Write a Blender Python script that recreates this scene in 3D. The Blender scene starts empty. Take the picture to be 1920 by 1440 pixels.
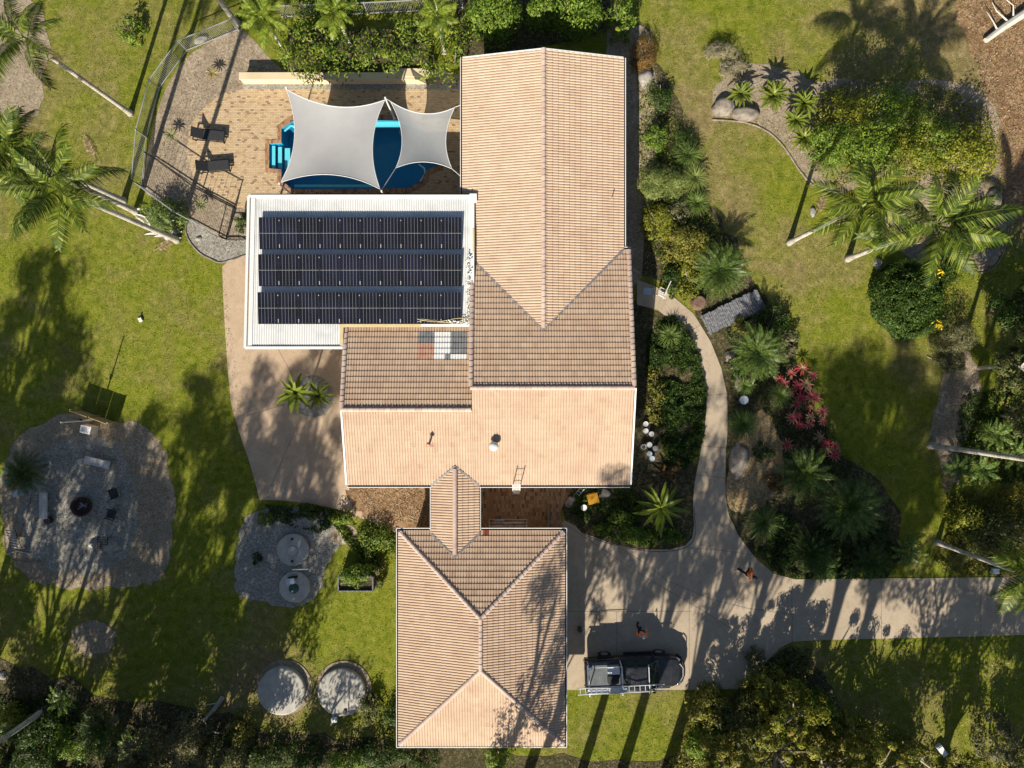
import bpy, bmesh, math, random
import numpy as np
from mathutils import Vector, Matrix, Quaternion

# ------------------------------------------------------------------ camera, sky, sun, exposure
scene = bpy.context.scene
C = scene.collection
H, F = 41.0, 1280.0                      # drone height in metres, focal length in photo pixels
cam = bpy.data.objects.new("camera", bpy.data.cameras.new("camera"))
C.objects.link(cam); scene.camera = cam
cam.location = (0, 0, H); cam.rotation_euler = (0, 0, 0)
cam.data.sensor_width = 36.0; cam.data.lens = 24.0
cam.data.clip_end = 2000.0; cam.data.clip_start = 0.5
SUN_EL = 33.0
sdx, sdy = 0.2957, 0.9553                # horizontal direction in which shadows fall
ce, se = math.cos(math.radians(SUN_EL)), math.sin(math.radians(SUN_EL))
w = bpy.data.worlds.new("World"); scene.world = w; w.use_nodes = True
nt = w.node_tree; bg = nt.nodes["Background"]
sky = nt.nodes.new("ShaderNodeTexSky"); sky.sky_type = 'NISHITA'; sky.sun_disc = False
sky.sun_elevation = math.radians(SUN_EL); sky.sun_rotation = math.atan2(-sdx, -sdy)
nt.links.new(sky.outputs[0], bg.inputs[0]); bg.inputs[1].default_value = 0.054
sun = bpy.data.objects.new("sun", bpy.data.lights.new("sun", 'SUN'))
C.objects.link(sun); sun.data.energy = 5.0; sun.data.angle = math.radians(0.5)
sun.data.color = (1.0, 0.905, 0.76)
sun.location = (-20, -60, 60)
sun.rotation_euler = Vector((sdx*ce, sdy*ce, -se)).to_track_quat('-Z', 'Y').to_euler()
scene.view_settings.view_transform = 'Standard'; scene.view_settings.look = 'None'
scene.view_settings.exposure = 0.66; scene.view_settings.gamma = 1.0
scene.view_settings.use_curve_mapping = False

# ------------------------------------------------------------------ helpers
RNG = random.Random(7)
def G(px, py, z=0.0):
    "metres in the plan for a thing seen at photo pixel px, py when it stands z above the ground"
    k = (H - z) / F
    return ((px-960)*k, -(py-720)*k)
def P(px, py, z=0.0):
    x, y = G(px, py, z); return Vector((x, y, z))

def tag(o, label=None, cat=None, group=None, kind=None):
    if label: o['label'] = label
    if cat: o['category'] = cat
    if group: o['group'] = group
    if kind: o['kind'] = kind
    return o
def thing(name, label, cat, loc=(0, 0, 0), rotz=0.0, group=None):
    o = bpy.data.objects.new(name, None); C.objects.link(o)
    o.location = loc; o.rotation_euler = (0, 0, rotz); o.empty_display_size = 0.2
    return tag(o, label, cat, group)
def inst(name, me, parent=None, loc=(0, 0, 0), rot=None, scale=None):
    o = bpy.data.objects.new(name, me); C.objects.link(o)
    o.parent = parent; o.location = loc
    if rot is not None:
        if isinstance(rot, Quaternion): o.rotation_mode = 'QUATERNION'; o.rotation_quaternion = rot
        else: o.rotation_euler = rot
    if scale is not None: o.scale = scale if hasattr(scale, '__len__') else (scale,)*3
    return o
def off(parent):
    v = Vector((0, 0, 0))
    while parent is not None: v += Vector(parent.location); parent = parent.parent
    return v
def mesh(name, verts, faces, mats, smooth=False, fm=None):
    me = bpy.data.meshes.new(name)
    me.from_pydata([tuple(v) for v in verts], [], faces)
    for m in (mats if isinstance(mats, (list, tuple)) else [mats]): me.materials.append(m)
    if fm: me.polygons.foreach_set('material_index', fm)
    if smooth: me.polygons.foreach_set('use_smooth', [True]*len(me.polygons))
    me.update(); return me

class MB:
    def __init__(s): s.v = []; s.f = []; s.m = []; s.mi = 0
    def add(s, vs, fs):
        n = len(s.v); s.v += [Vector(v) for v in vs]
        for f in fs: s.f.append(tuple(i+n for i in f)); s.m.append(s.mi)
        return s
    def box(s, c, size, rz=0.0, M=None):
        hx, hy, hz = [a/2 for a in size]
        vs = [Vector((x, y, z)) for z in (-hz, hz) for x, y in ((-hx, -hy), (hx, -hy), (hx, hy), (-hx, hy))]
        R = Matrix.Rotation(rz, 3, 'Z')
        if M is not None: vs = [M @ v for v in vs]
        else: vs = [R @ v + Vector(c) for v in vs]
        return s.add(vs, [(3, 2, 1, 0), (4, 5, 6, 7), (0, 1, 5, 4), (1, 2, 6, 5), (2, 3, 7, 6), (3, 0, 4, 7)])
    def bar(s, a, b, wd, ht):
        a, b = Vector(a), Vector(b); d = b-a; q = d.to_track_quat('X', 'Z').to_matrix().to_4x4()
        return s.box(None, (d.length, wd, ht), M=Matrix.Translation((a+b)/2) @ q)
    def tube(s, pts, rad, seg=8, cap=True):
        pts = [Vector(p) for p in pts]
        if not hasattr(rad, '__len__'): rad = [rad]*len(pts)
        vs = []; fs = []
        for i, p in enumerate(pts):
            d = (pts[min(i+1, len(pts)-1)] - pts[max(i-1, 0)]).normalized()
            a = d.orthogonal().normalized() if abs(d.z) > .95 else d.cross(Vector((0, 0, 1))).normalized()
            if abs(d.z) > .95:
                a = Vector((1, 0, 0)) - d*d.x; a.normalize()
            b = d.cross(a)
            for k in range(seg):
                t = 2*math.pi*k/seg; vs.append(p + (a*math.cos(t)+b*math.sin(t))*rad[i])
        for i in range(len(pts)-1):
            for k in range(seg):
                k2 = (k+1) % seg
                fs.append((i*seg+k, i*seg+k2, (i+1)*seg+k2, (i+1)*seg+k))
        if cap:
            fs.append(tuple(range(seg))[::-1]); n = (len(pts)-1)*seg; fs.append(tuple(n+k for k in range(seg)))
        return s.add(vs, fs)
    def lathe(s, prof, c=(0, 0, 0), seg=20):
        vs = []; fs = []; c = Vector(c)
        for r, z in prof:
            for k in range(seg):
                t = 2*math.pi*k/seg; vs.append(c+Vector((r*math.cos(t), r*math.sin(t), z)))
        for i in range(len(prof)-1):
            for k in range(seg):
                k2 = (k+1) % seg; fs.append((i*seg+k, i*seg+k2, (i+1)*seg+k2, (i+1)*seg+k))
        if prof[-1][0] > 0: fs.append(tuple((len(prof)-1)*seg+k for k in range(seg)))
        if prof[0][0] > 0: fs.append(tuple(range(seg))[::-1])
        return s.add(vs, fs)
    def prism(s, pts, z0, z1):
        n = len(pts); a = sum(pts[i][0]*pts[(i+1) % n][1]-pts[(i+1) % n][0]*pts[i][1] for i in range(n))
        if a < 0: pts = pts[::-1]
        vs = [(p[0], p[1], z0) for p in pts]+[(p[0], p[1], z1) for p in pts]
        fs = [tuple(range(n, 2*n)), tuple(range(n))[::-1]]+[(i, (i+1) % n, n+(i+1) % n, n+i) for i in range(n)]
        return s.add(vs, fs)
    def build(s, name, mats, parent=None, smooth=False, world=True, bevel=0.0, kind=None):
        o = off(parent) if (world and parent is not None) else Vector((0, 0, 0))
        me = mesh(name, [v-o for v in s.v], s.f, mats, smooth, s.m)
        ob = inst(name, me, parent)
        if bevel:
            b = ob.modifiers.new("bevel", 'BEVEL'); b.width = bevel; b.segments = 2; b.limit_method = 'ANGLE'
        if kind: ob['kind'] = kind
        return ob

def smooth_poly(pts, n=5, closed=True):
    out = []; N = len(pts)
    for i in range(N if closed else N-1):
        p0, p1, p2, p3 = (pts[(i-1) % N], pts[i], pts[(i+1) % N], pts[(i+2) % N]) if closed else \
            (pts[max(i-1, 0)], pts[i], pts[i+1], pts[min(i+2, N-1)])
        for k in range(n):
            t = k/n
            out.append(tuple(0.5*((2*p1[j])+(-p0[j]+p2[j])*t+(2*p0[j]-5*p1[j]+4*p2[j]-p3[j])*t*t+(-p0[j]+3*p1[j]-3*p2[j]+p3[j])*t**3) for j in (0, 1)))
    if not closed: out.append(tuple(pts[-1]))
    return out
def jitter(pts, a, seed=1):
    r = random.Random(seed); return [(x+r.uniform(-a, a), y+r.uniform(-a, a)) for x, y in pts]
def inside(p, poly):
    x, y = p; c = False; n = len(poly); j = n-1
    for i in range(n):
        xi, yi = poly[i]; xj, yj = poly[j]
        if (yi > y) != (yj > y) and x < (xj-xi)*(y-yi)/(yj-yi)+xi: c = not c
        j = i
    return c

# ------------------------------------------------------------------ materials
def nodes(name):
    m = bpy.data.materials.new(name); m.use_nodes = True
    t = m.node_tree; return m, t, t.nodes, t.links, t.nodes["Principled BSDF"]
def col(c): return (c[0], c[1], c[2], 1.0)
def ramp(N, stops):
    r = N.new("ShaderNodeValToRGB"); e = r.color_ramp.elements
    while len(e) > 1: e.remove(e[-1])
    e[0].position = stops[0][0]; e[0].color = col(stops[0][1])
    for p, c in stops[1:]:
        k = e.new(p); k.color = col(c)
    return r
def noise(N, L, co, scale, detail=4, rough=.6, dist=0.0):
    n = N.new("ShaderNodeTexNoise"); n.inputs['Scale'].default_value = scale
    n.inputs['Detail'].default_value = detail; n.inputs['Roughness'].default_value = rough
    n.inputs['Distortion'].default_value = dist
    L.new(co, n.inputs['Vector']); return n
def mix(N, L, fac, a, b, mode='MIX'):
    m = N.new("ShaderNodeMix"); m.data_type = 'RGBA'; m.blend_type = mode
    for s, x in ((m.inputs[0], fac), (m.inputs[6], a), (m.inputs[7], b)):
        if isinstance(x, (int, float)): s.default_value = x
        elif isinstance(x, tuple): s.default_value = col(x)
        else: L.new(x, s)
    return m.outputs[2]
def mapr(N, L, v, a, b, c=0.0, d=1.0):
    m = N.new("ShaderNodeMapRange"); L.new(v, m.inputs[0])
    for i, x in enumerate((a, b, c, d)): m.inputs[i+1].default_value = x
    return m.outputs[0]
def M(name, stops, scale=3.0, detail=5, fine=None, finescale=40.0, rough=.8, bump=0.0, bscale=60.0, spec=.3, metal=0.0, coord='pos', sheen=0):
    m, t, N, L, b = nodes(name)
    if coord == 'pos': co = N.new("ShaderNodeNewGeometry").outputs['Position']
    else: co = N.new("ShaderNodeTexCoord").outputs['Object']
    if len(stops) == 1: c = None; b.inputs['Base Color'].default_value = col(stops[0])
    else:
        n = noise(N, L, co, scale, detail)
        k = len(stops)
        r = ramp(N, [(.32+.36*i/(k-1), s) for i, s in enumerate(stops)])
        L.new(n.outputs[0], r.inputs[0]); c = r.outputs[0]
        if fine:
            n2 = noise(N, L, co, finescale, 3, .7)
            c = mix(N, L, mapr(N, L, n2.outputs[0], .35, .65), c, fine, 'MULTIPLY') if isinstance(fine, tuple) else c
        L.new(c, b.inputs['Base Color'])
    b.inputs['Roughness'].default_value = rough; b.inputs['Metallic'].default_value = metal
    b.inputs['Specular IOR Level'].default_value = spec
    if bump:
        n3 = noise(N, L, co, bscale, 4, .7); bp = N.new("ShaderNodeBump"); bp.inputs['Strength'].default_value = bump
        bp.inputs['Distance'].default_value = 0.03
        L.new(n3.outputs[0], bp.inputs['Height']); L.new(bp.outputs[0], b.inputs['Normal'])
    return m
def leafmat(name, stops, rough=.45, trans=.35, spec=.22):
    "leaves: each leaf takes its own tone, light passes through"
    m, t, N, L, b = nodes(name)
    g = N.new("ShaderNodeNewGeometry"); k = len(stops)
    r = ramp(N, [(i/(k-1) if k > 1 else 0, s) for i, s in enumerate(stops)])
    L.new(g.outputs['Random Per Island'], r.inputs[0])
    n = noise(N, L, g.outputs['Position'], 1.3, 2)
    c = mix(N, L, mapr(N, L, n.outputs[0], .3, .7, 0, .55), r.outputs[0], stops[0])
    L.new(c, b.inputs['Base Color']); b.inputs['Roughness'].default_value = rough
    b.inputs['Specular IOR Level'].default_value = spec
    tr = N.new("ShaderNodeBsdfTranslucent"); L.new(c, tr.inputs[0])
    mx = N.new("ShaderNodeMixShader"); mx.inputs[0].default_value = trans
    out = [x for x in N if x.type == 'OUTPUT_MATERIAL'][0]
    L.new(b.outputs[0], mx.inputs[1]); L.new(tr.outputs[0], mx.inputs[2]); L.new(mx.outputs[0], out.inputs[0])
    return m

def lawn_material():
    m, t, N, L, b = nodes("lawn")
    pos = N.new("ShaderNodeNewGeometry").outputs['Position']
    at = N.new("ShaderNodeAttribute"); at.attribute_name = 'dry'
    big = noise(N, L, pos, .35, 6, .65, .4); mid = noise(N, L, pos, 2.2, 5, .7, .5)
    fin = noise(N, L, pos, 14.0, 4, .75); fin2 = noise(N, L, pos, 34.0, 2, .7)
    green = ramp(N, [(.25, (.085, .125, .009)), (.42, (.165, .20, .017)), (.58, (.245, .258, .032)), (.75, (.34, .31, .080))])
    L.new(mid.outputs[0], green.inputs[0])
    dry = ramp(N, [(.25, (.17, .14, .05)), (.5, (.27, .21, .10)), (.75, (.48, .36, .21))])
    L.new(mid.outputs[0], dry.inputs[0])
    ad = N.new("ShaderNodeMath"); ad.operation = 'ADD'; L.new(at.outputs['Fac'], ad.inputs[0])
    L.new(mapr(N, L, big.outputs[0], .38, .72, -.30, .62), ad.inputs[1])
    ad2 = N.new("ShaderNodeMath"); ad2.operation = 'ADD'; L.new(ad.outputs[0], ad2.inputs[0])
    L.new(mapr(N, L, fin.outputs[0], .3, .7, -.22, .22), ad2.inputs[1]); ad2.use_clamp = True
    c = mix(N, L, ad2.outputs[0], green.outputs[0], dry.outputs[0])
    c = mix(N, L, mapr(N, L, fin.outputs[0], .30, .60, .85, 0), c, (.30, .36, .25), 'MULTIPLY')
    c = mix(N, L, mapr(N, L, fin2.outputs[0], .48, .72, 0, .5), c, (1.5, 1.5, 1.3), 'MULTIPLY')
    L.new(c, b.inputs['Base Color']); b.inputs['Roughness'].default_value = .9
    b.inputs['Specular IOR Level'].default_value = .1
    bp = N.new("ShaderNodeBump"); bp.inputs['Strength'].default_value = .8; bp.inputs['Distance'].default_value = .06
    L.new(fin.outputs[0], bp.inputs['Height']); L.new(bp.outputs[0], b.inputs['Normal'])
    return m
def litter_material(name, a, b_, c_, voro=9.0):
    "loose ground of chips or leaves: cells of different tones"
    m, t, N, L, b = nodes(name)
    pos = N.new("ShaderNodeNewGeometry").outputs['Position']
    v = N.new("ShaderNodeTexVoronoi"); v.inputs['Scale'].default_value = voro; L.new(pos, v.inputs['Vector'])
    sp = N.new("ShaderNodeSeparateColor"); L.new(v.outputs['Color'], sp.inputs[0])
    r = ramp(N, [(0, a), (.5, b_), (1, c_)]); L.new(sp.outputs[0], r.inputs[0])
    n = noise(N, L, pos, .9, 6, .7, .5); f = noise(N, L, pos, 22, 3, .8)
    c = mix(N, L, mapr(N, L, n.outputs[0], .35, .68, 0, .75), r.outputs[0], a)
    c = mix(N, L, mapr(N, L, f.outputs[0], .32, .62, .8, 0), c, (.35, .33, .30), 'MULTIPLY')
    L.new(c, b.inputs['Base Color']); b.inputs['Roughness'].default_value = .95; b.inputs['Specular IOR Level'].default_value = .1
    bp = N.new("ShaderNodeBump"); bp.inputs['Strength'].default_value = .9; bp.inputs['Distance'].default_value = .05
    L.new(f.outputs[0], bp.inputs['Height']); L.new(bp.outputs[0], b.inputs['Normal'])
    return m
def concrete_material(name, lo, hi):
    m, t, N, L, b = nodes(name)
    pos = N.new("ShaderNodeNewGeometry").outputs['Position']
    n = noise(N, L, pos, .5, 7, .65, .6); r = ramp(N, [(.3, lo), (.7, hi)]); L.new(n.outputs[0], r.inputs[0])
    f = noise(N, L, pos, 25, 3, .8)
    c = mix(N, L, mapr(N, L, f.outputs[0], .35, .6, .3, 0), r.outputs[0], (.6, .58, .55), 'MULTIPLY')
    s = noise(N, L, pos, 2.6, 6, .75, 1.2)
    c = mix(N, L, mapr(N, L, s.outputs[0], .50, .70, 0, .6), c, (.66, .62, .58), 'MULTIPLY')
    s2 = noise(N, L, pos, 9.0, 5, .8, 2.0); c = mix(N, L, mapr(N, L, s2.outputs[0], .60, .72, 0, .5), c, (.55, .50, .46), 'MULTIPLY')
    L.new(c, b.inputs['Base Color']); b.inputs['Roughness'].default_value = .85; b.inputs['Specular IOR Level'].default_value = .25
    bp = N.new("ShaderNodeBump"); bp.inputs['Strength'].default_value = .25; bp.inputs['Distance'].default_value = .01
    L.new(f.outputs[0], bp.inputs['Height']); L.new(bp.outputs[0], b.inputs['Normal'])
    return m
def paver_material(name, tones, w_=.24, h_=.12):
    "small clay pavers in random tones (each about 7 x 4 photo pixels)"
    m, t, N, L, b = nodes(name)
    pos = N.new("ShaderNodeNewGeometry").outputs['Position']
    br = N.new("ShaderNodeTexBrick"); L.new(pos, br.inputs['Vector'])
    br.inputs['Scale'].default_value = 1.0; br.inputs['Brick Width'].default_value = w_; br.inputs['Row Height'].default_value = h_
    br.inputs['Mortar Size'].default_value = .006; br.inputs['Mortar Smooth'].default_value = .3
    br.inputs['Color1'].default_value = (0, 0, 0, 1); br.inputs['Color2'].default_value = (1, 1, 1, 1); br.inputs['Mortar'].default_value = (.5, .5, .5, 1)
    r = ramp(N, tones); r.color_ramp.interpolation = 'CONSTANT'
    L.new(br.outputs['Color'], r.inputs[0])
    n = noise(N, L, pos, 1.2, 5, .7)
    c = mix(N, L, mapr(N, L, n.outputs[0], .4, .7, 0, .35), r.outputs[0], tones[2][1])
    c = mix(N, L, br.outputs['Fac'], c, (.20, .14, .085))
    f = noise(N, L, pos, 30, 2, .8)
    c = mix(N, L, mapr(N, L, f.outputs[0], .35, .6, .35, 0), c, (.55, .5, .45), 'MULTIPLY')
    L.new(c, b.inputs['Base Color']); b.inputs['Roughness'].default_value = .85
    inv = mapr(N, L, br.outputs['Fac'], 0, 1, 1, 0)
    bp = N.new("ShaderNodeBump"); bp.inputs['Strength'].default_value = .6; bp.inputs['Distance'].default_value = .01
    L.new(inv, bp.inputs['Height']); L.new(bp.outputs[0], b.inputs['Normal'])
    return m
def tile_material(name, stops, mul=(.84, .78, .78)):
    m, t, N, L, b = nodes(name)
    at = N.new("ShaderNodeAttribute"); at.attribute_name = 'tint'
    k = len(stops); r = ramp(N, [(i/(k-1), s) for i, s in enumerate(stops)]); L.new(at.outputs['Fac'], r.inputs[0])
    pos = N.new("ShaderNodeNewGeometry").outputs['Position']
    n = noise(N, L, pos, .8, 6, .7, .5); f = noise(N, L, pos, 18, 3, .8)
    c = mix(N, L, mapr(N, L, n.outputs[0], .42, .68, 0, .7), r.outputs[0], mul, 'MULTIPLY')
    c = mix(N, L, mapr(N, L, f.outputs[0], .4, .7, 0, .3), c, (.7, .64, .60), 'MULTIPLY')
    L.new(c, b.inputs['Base Color']); b.inputs['Roughness'].default_value = .75; b.inputs['Specular IOR Level'].default_value = .3
    return m
def panel_material():
    m, t, N, L, b = nodes("solar_cells")
    co = N.new("ShaderNodeTexCoord").outputs['Object']
    sx = N.new("ShaderNodeSeparateXYZ"); L.new(co, sx.inputs[0])
    def line(sock, period, width, o=0.0):
        a = N.new("ShaderNodeMath"); a.operation = 'ADD'; L.new(sock, a.inputs[0]); a.inputs[1].default_value = 100*period+o
        md = N.new("ShaderNodeMath"); md.operation = 'MODULO'; L.new(a.outputs[0], md.inputs[0]); md.inputs[1].default_value = period
        lt = N.new("ShaderNodeMath"); lt.operation = 'LESS_THAN'; L.new(md.outputs[0], lt.inputs[0]); lt.inputs[1].default_value = width
        return lt.outputs[0]
    PW, PL = 1.076, 1.71
    l1 = line(sx.outputs[0], PW/6, .009, .0045+PW/2); l2 = line(sx.outputs[1], PL/20, .006, .003+PL/2)
    l3 = line(sx.outputs[0], PW/54, .0022)
    n = noise(N, L, N.new("ShaderNodeNewGeometry").outputs['Position'], .55, 3, .6)
    base = mix(N, L, mapr(N, L, n.outputs[0], .4, .65), (.008, .009, .014), (.012, .014, .030))
    c = mix(N, L, mapr(N, L, l3, 0, 1, 0, .03), base, (.25, .26, .28))
    c = mix(N, L, mapr(N, L, l2, 0, 1, 0, .16), c, (.16, .17, .19))
    c = mix(N, L, mapr(N, L, l1, 0, 1, 0, .75), c, (.42, .43, .44))
    L.new(c, b.inputs['Base Color']); b.inputs['Roughness'].default_value = .12
    b.inputs['Specular IOR Level'].default_value = .35
    return m
def water_material():
    m, t, N, L, b = nodes("pool_water")
    pos = N.new("ShaderNodeNewGeometry").outputs['Position']
    n = noise(N, L, pos, 2.2, 3, .5, .4); bp = N.new("ShaderNodeBump"); bp.inputs['Strength'].default_value = .12; bp.inputs['Distance'].default_value = .05
    L.new(n.outputs[0], bp.inputs['Height'])
    tr = N.new("ShaderNodeBsdfTransparent"); tr.inputs[0].default_value = (.50, .88, .95, 1)
    gl = N.new("ShaderNodeBsdfGlossy"); gl.inputs['Roughness'].default_value = .03; L.new(bp.outputs[0], gl.inputs['Normal'])
    fr = N.new("ShaderNodeLayerWeight"); fr.inputs[0].default_value = .12; L.new(bp.outputs[0], fr.inputs['Normal'])
    mx = N.new("ShaderNodeMixShader"); L.new(mapr(N, L, fr.outputs['Facing'], 0, 1, .03, .5), mx.inputs[0]); L.new(tr.outputs[0], mx.inputs[1]); L.new(gl.outputs[0], mx.inputs[2])
    out = [x for x in N if x.type == 'OUTPUT_MATERIAL'][0]; L.new(mx.outputs[0], out.inputs[0])
    return m
def cloth_material(name, c, tr=.2, see=0.0):
    m, t, N, L, b = nodes(name)
    pos = N.new("ShaderNodeNewGeometry").outputs['Position']
    n = noise(N, L, pos, 1.1, 5, .6, .3); cc = mix(N, L, mapr(N, L, n.outputs[0], .4, .65, 0, .4), c, tuple(x*.84 for x in c))
    L.new(cc, b.inputs['Base Color']); b.inputs['Roughness'].default_value = .9; b.inputs['Specular IOR Level'].default_value = .1
    tl = N.new("ShaderNodeBsdfTranslucent"); L.new(cc, tl.inputs[0])
    mx = N.new("ShaderNodeMixShader"); mx.inputs[0].default_value = tr
    L.new(b.outputs[0], mx.inputs[1]); L.new(tl.outputs[0], mx.inputs[2]); o = mx.outputs[0]
    if see:
        tp = N.new("ShaderNodeBsdfTransparent"); m2 = N.new("ShaderNodeMixShader"); m2.inputs[0].default_value = see
        L.new(o, m2.inputs[1]); L.new(tp.outputs[0], m2.inputs[2]); o = m2.outputs[0]
    out = [x for x in N if x.type == 'OUTPUT_MATERIAL'][0]; L.new(o, out.inputs[0]); return m

mt = {}
mt['lawn'] = lawn_material()
mt['mulch'] = litter_material("mulch", (.30, .245, .18), (.50, .41, .30), (.66, .56, .43), 11)
mt['leaflitter'] = litter_material("leaf_litter_ground", (.22, .13, .07), (.44, .28, .155), (.58, .42, .26), 9)
mt['straw'] = litter_material("golden_straw", (.32, .22, .11), (.56, .42, .22), (.72, .58, .36), 12)
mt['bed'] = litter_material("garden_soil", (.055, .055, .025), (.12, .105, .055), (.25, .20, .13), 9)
mt['gravel'] = litter_material("grey_gravel", (.28, .27, .245), (.47, .455, .41), (.64, .62, .56), 14)
mt['dirt'] = litter_material("bare_dirt", (.33, .265, .19), (.49, .41, .30), (.60, .51, .39), 12)
mt['concrete'] = concrete_material("concrete", (.39, .32, .235), (.51, .425, .32))
mt['patio'] = concrete_material("warm_concrete", (.44, .33, .23), (.56, .435, .31))
mt['joint'] = M("joint_filler", [(.10, .085, .07), (.17, .14, .11)], 4)
mt['pavers'] = paver_material("clay_pavers", [(0, (.53, .40, .24)), (.30, (.60, .47, .30)), (.55, (.56, .42, .26)), (.80, (.46, .31, .18)), (.93, (.24, .16, .11))], .20, .10)
mt['tile'] = tile_material("roof_tile", [(.46, .328, .228), (.56, .422, .302), (.60, .472, .352)])
mt['captile'] = tile_material("ridge_tile", [(.50, .385, .33), (.57, .45, .385), (.60, .48, .40)])
mt['tiledark'] = M("dark_spare_tile", [(.17, .18, .185), (.26, .265, .27)], 3, rough=.7)
mt['tilewhite'] = M("white_spare_tile", [(.72, .72, .70), (.80, .80, .78)], 3, rough=.6)
mt['tilered'] = M("red_spare_tile", [(.46, .25, .17), (.54, .33, .24)], 3, rough=.7)
mt['tilerust'] = M("rust_spare_tile", [(.22, .05, .03), (.28, .07, .04)], 3, rough=.7)
mt['white'] = M("white_paint", [(.74, .74, .72), (.80, .80, .79)], 1.5, rough=.45)
mt['whitemetal'] = M("white_roof_sheet", [(.58, .60, .61), (.70, .71, .70), (.76, .76, .74)], .8, rough=.4, spec=.4)
mt['cream'] = M("cream_wall", [(.60, .50, .33), (.68, .58, .40)], .8, rough=.85, bump=.2)
mt['yellowflash'] = M("yellow_flashing", [(.58, .46, .22), (.66, .56, .34)], 3, rough=.6)
mt['valley'] = M("valley_metal", [(.22, .21, .22), (.33, .31, .31)], 4, rough=.5, metal=.3)
mt['dark'] = M("dark_interior", [(.018, .016, .014), (.03, .026, .022)], 3, rough=.9)
mt['fleece'] = M("crumpled_foam", [(.55, .56, .54), (.78, .78, .74)], 8, rough=.8)
mt['cells'] = panel_material()
mt['alu'] = M("aluminium", [(.66, .67, .69), (.76, .77, .78)], 6, rough=.4, metal=.15)
mt['galv'] = M("galvanised", [(.42, .43, .44), (.56, .56, .56)], 6, rough=.45, metal=.4)
mt['water'] = water_material()
mt['fibreglass'] = M("pool_shell", [(.035, .30, .52), (.05, .36, .58)], .8, rough=.5)
mt['poolstep'] = M("pool_step", [(.50, .85, .88), (.56, .88, .90)], 1, rough=.5)
mt['coping'] = paver_material("coping_pavers", [(0, (.38, .22, .12)), (.3, (.45, .28, .15)), (.5, (.33, .18, .10)), (.8, (.22, .12, .07)), (.92, (.13, .08, .05))], .12, .24)
mt['sail'] = cloth_material("sail_cloth", (.40, .405, .41), .12)
mt['sail2'] = cloth_material("thin_sail_cloth", (.34, .36, .37), .15, .13)
mt['black'] = M("black_plastic", [(.014, .014, .016), (.028, .028, .031)], 6, rough=.5)
mt['sling'] = M("black_sling_fabric", [(.022, .023, .026), (.042, .043, .048)], 20, rough=.75)
mt['paintblack'] = M("black_car_paint", [(.016, .018, .022), (.034, .037, .042)], 2, rough=.25, spec=.7)
mt['glassdark'] = M("tinted_glass", [(.015, .028, .028), (.03, .05, .048)], 1.2, rough=.06, spec=.7)
mt['rubber'] = M("rubber", [(.016, .016, .016), (.026, .026, .025)], 8, rough=.9)
mt['chrome'] = M("bright_metal", [(.62, .63, .65)], rough=.2, metal=.9)
mt['wood'] = M("weathered_wood", [(.09, .095, .11), (.17, .175, .195), (.30, .30, .31)], 7, rough=.9, bump=.4)
mt['timber'] = M("pale_timber", [(.36, .26, .12), (.46, .34, .17)], 5, rough=.85, bump=.3)
mt['benchwood'] = M("silvered_timber", [(.42, .41, .39), (.52, .51, .48)], 5, rough=.85)
mt['bark'] = M("tree_bark", [(.14, .11, .085), (.26, .22, .175), (.36, .32, .27)], 5, rough=.95, bump=.6, bscale=20)
def ringed_bark():
    m, t, N, L, b = nodes("palm_trunk"); pos = N.new("ShaderNodeTexCoord").outputs['Object']
    wv = N.new("ShaderNodeTexWave"); wv.bands_direction = 'Z'; wv.inputs['Scale'].default_value = 1.6; wv.inputs['Distortion'].default_value = 1.2; wv.inputs['Detail'].default_value = 3; L.new(pos, wv.inputs['Vector'])
    n = noise(N, L, pos, 1.6, 5, .7, .4); r = ramp(N, [(.32, (.27, .24, .20)), (.5, (.50, .47, .41)), (.68, (.66, .63, .57))]); L.new(n.outputs[0], r.inputs[0])
    c = mix(N, L, mapr(N, L, wv.outputs['Fac'], .75, .95, 0, .6), r.outputs[0], (.45, .42, .38), 'MULTIPLY'); L.new(c, b.inputs['Base Color']); b.inputs['Roughness'].default_value = .85; return m
mt['palmbark'] = ringed_bark()
mt['palebark'] = M("pale_bark", [(.48, .45, .40), (.64, .61, .56)], 2, rough=.85)
mt['deadwood'] = M("grey_dead_wood", [(.30, .27, .23), (.44, .41, .36)], 6, rough=.95)
mt['tank'] = M("tank_concrete", [(.38, .37, .33), (.49, .475, .43), (.56, .54, .49)], 1.6, rough=.9, fine=(.75, .74, .7), bump=.2)
mt['rock'] = M("boulder_stone", [(.13, .115, .095), (.24, .21, .175), (.34, .30, .25)], 3, rough=.95, bump=.6, bscale=14)
mt['palerock'] = M("pale_stone", [(.22, .21, .19), (.38, .36, .32)], 4, rough=.95, bump=.5, bscale=14)
mt['orange'] = M("hi_vis_orange", [(.92, .17, .03), (.95, .24, .05)], 9, rough=.8)
mt['navy'] = M("dark_trousers", [(.016, .018, .026), (.026, .028, .038)], 9, rough=.9)
mt['skin'] = M("skin", [(.50, .30, .21), (.56, .35, .25)], 9, rough=.6)
mt['yellowplastic'] = M("yellow_plastic", [(.62, .30, .02), (.72, .38, .04)], 3, rough=.5)
mt['bluegrey'] = M("pale_blue_plastic", [(.42, .50, .56), (.52, .60, .66)], 3, rough=.5)
mt['green'] = M("dark_green_plastic", [(.03, .09, .07), (.05, .13, .10)], 3, rough=.5)
mt['pipe'] = M("terracotta_vent", [(.42, .25, .17), (.50, .31, .22)], 4, rough=.7)
L_ = {}
L_['hedge'] = leafmat("hedge_leaves", [(0.045, 0.090, 0.013), (0.113, 0.203, 0.023), (0.243, 0.315, 0.038), (0.421, 0.435, 0.064)])
L_['bright'] = leafmat("bright_leaves", [(0.051, 0.101, 0.014), (0.124, 0.230, 0.025), (0.248, 0.351, 0.040), (0.350, 0.446, 0.057)])
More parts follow.
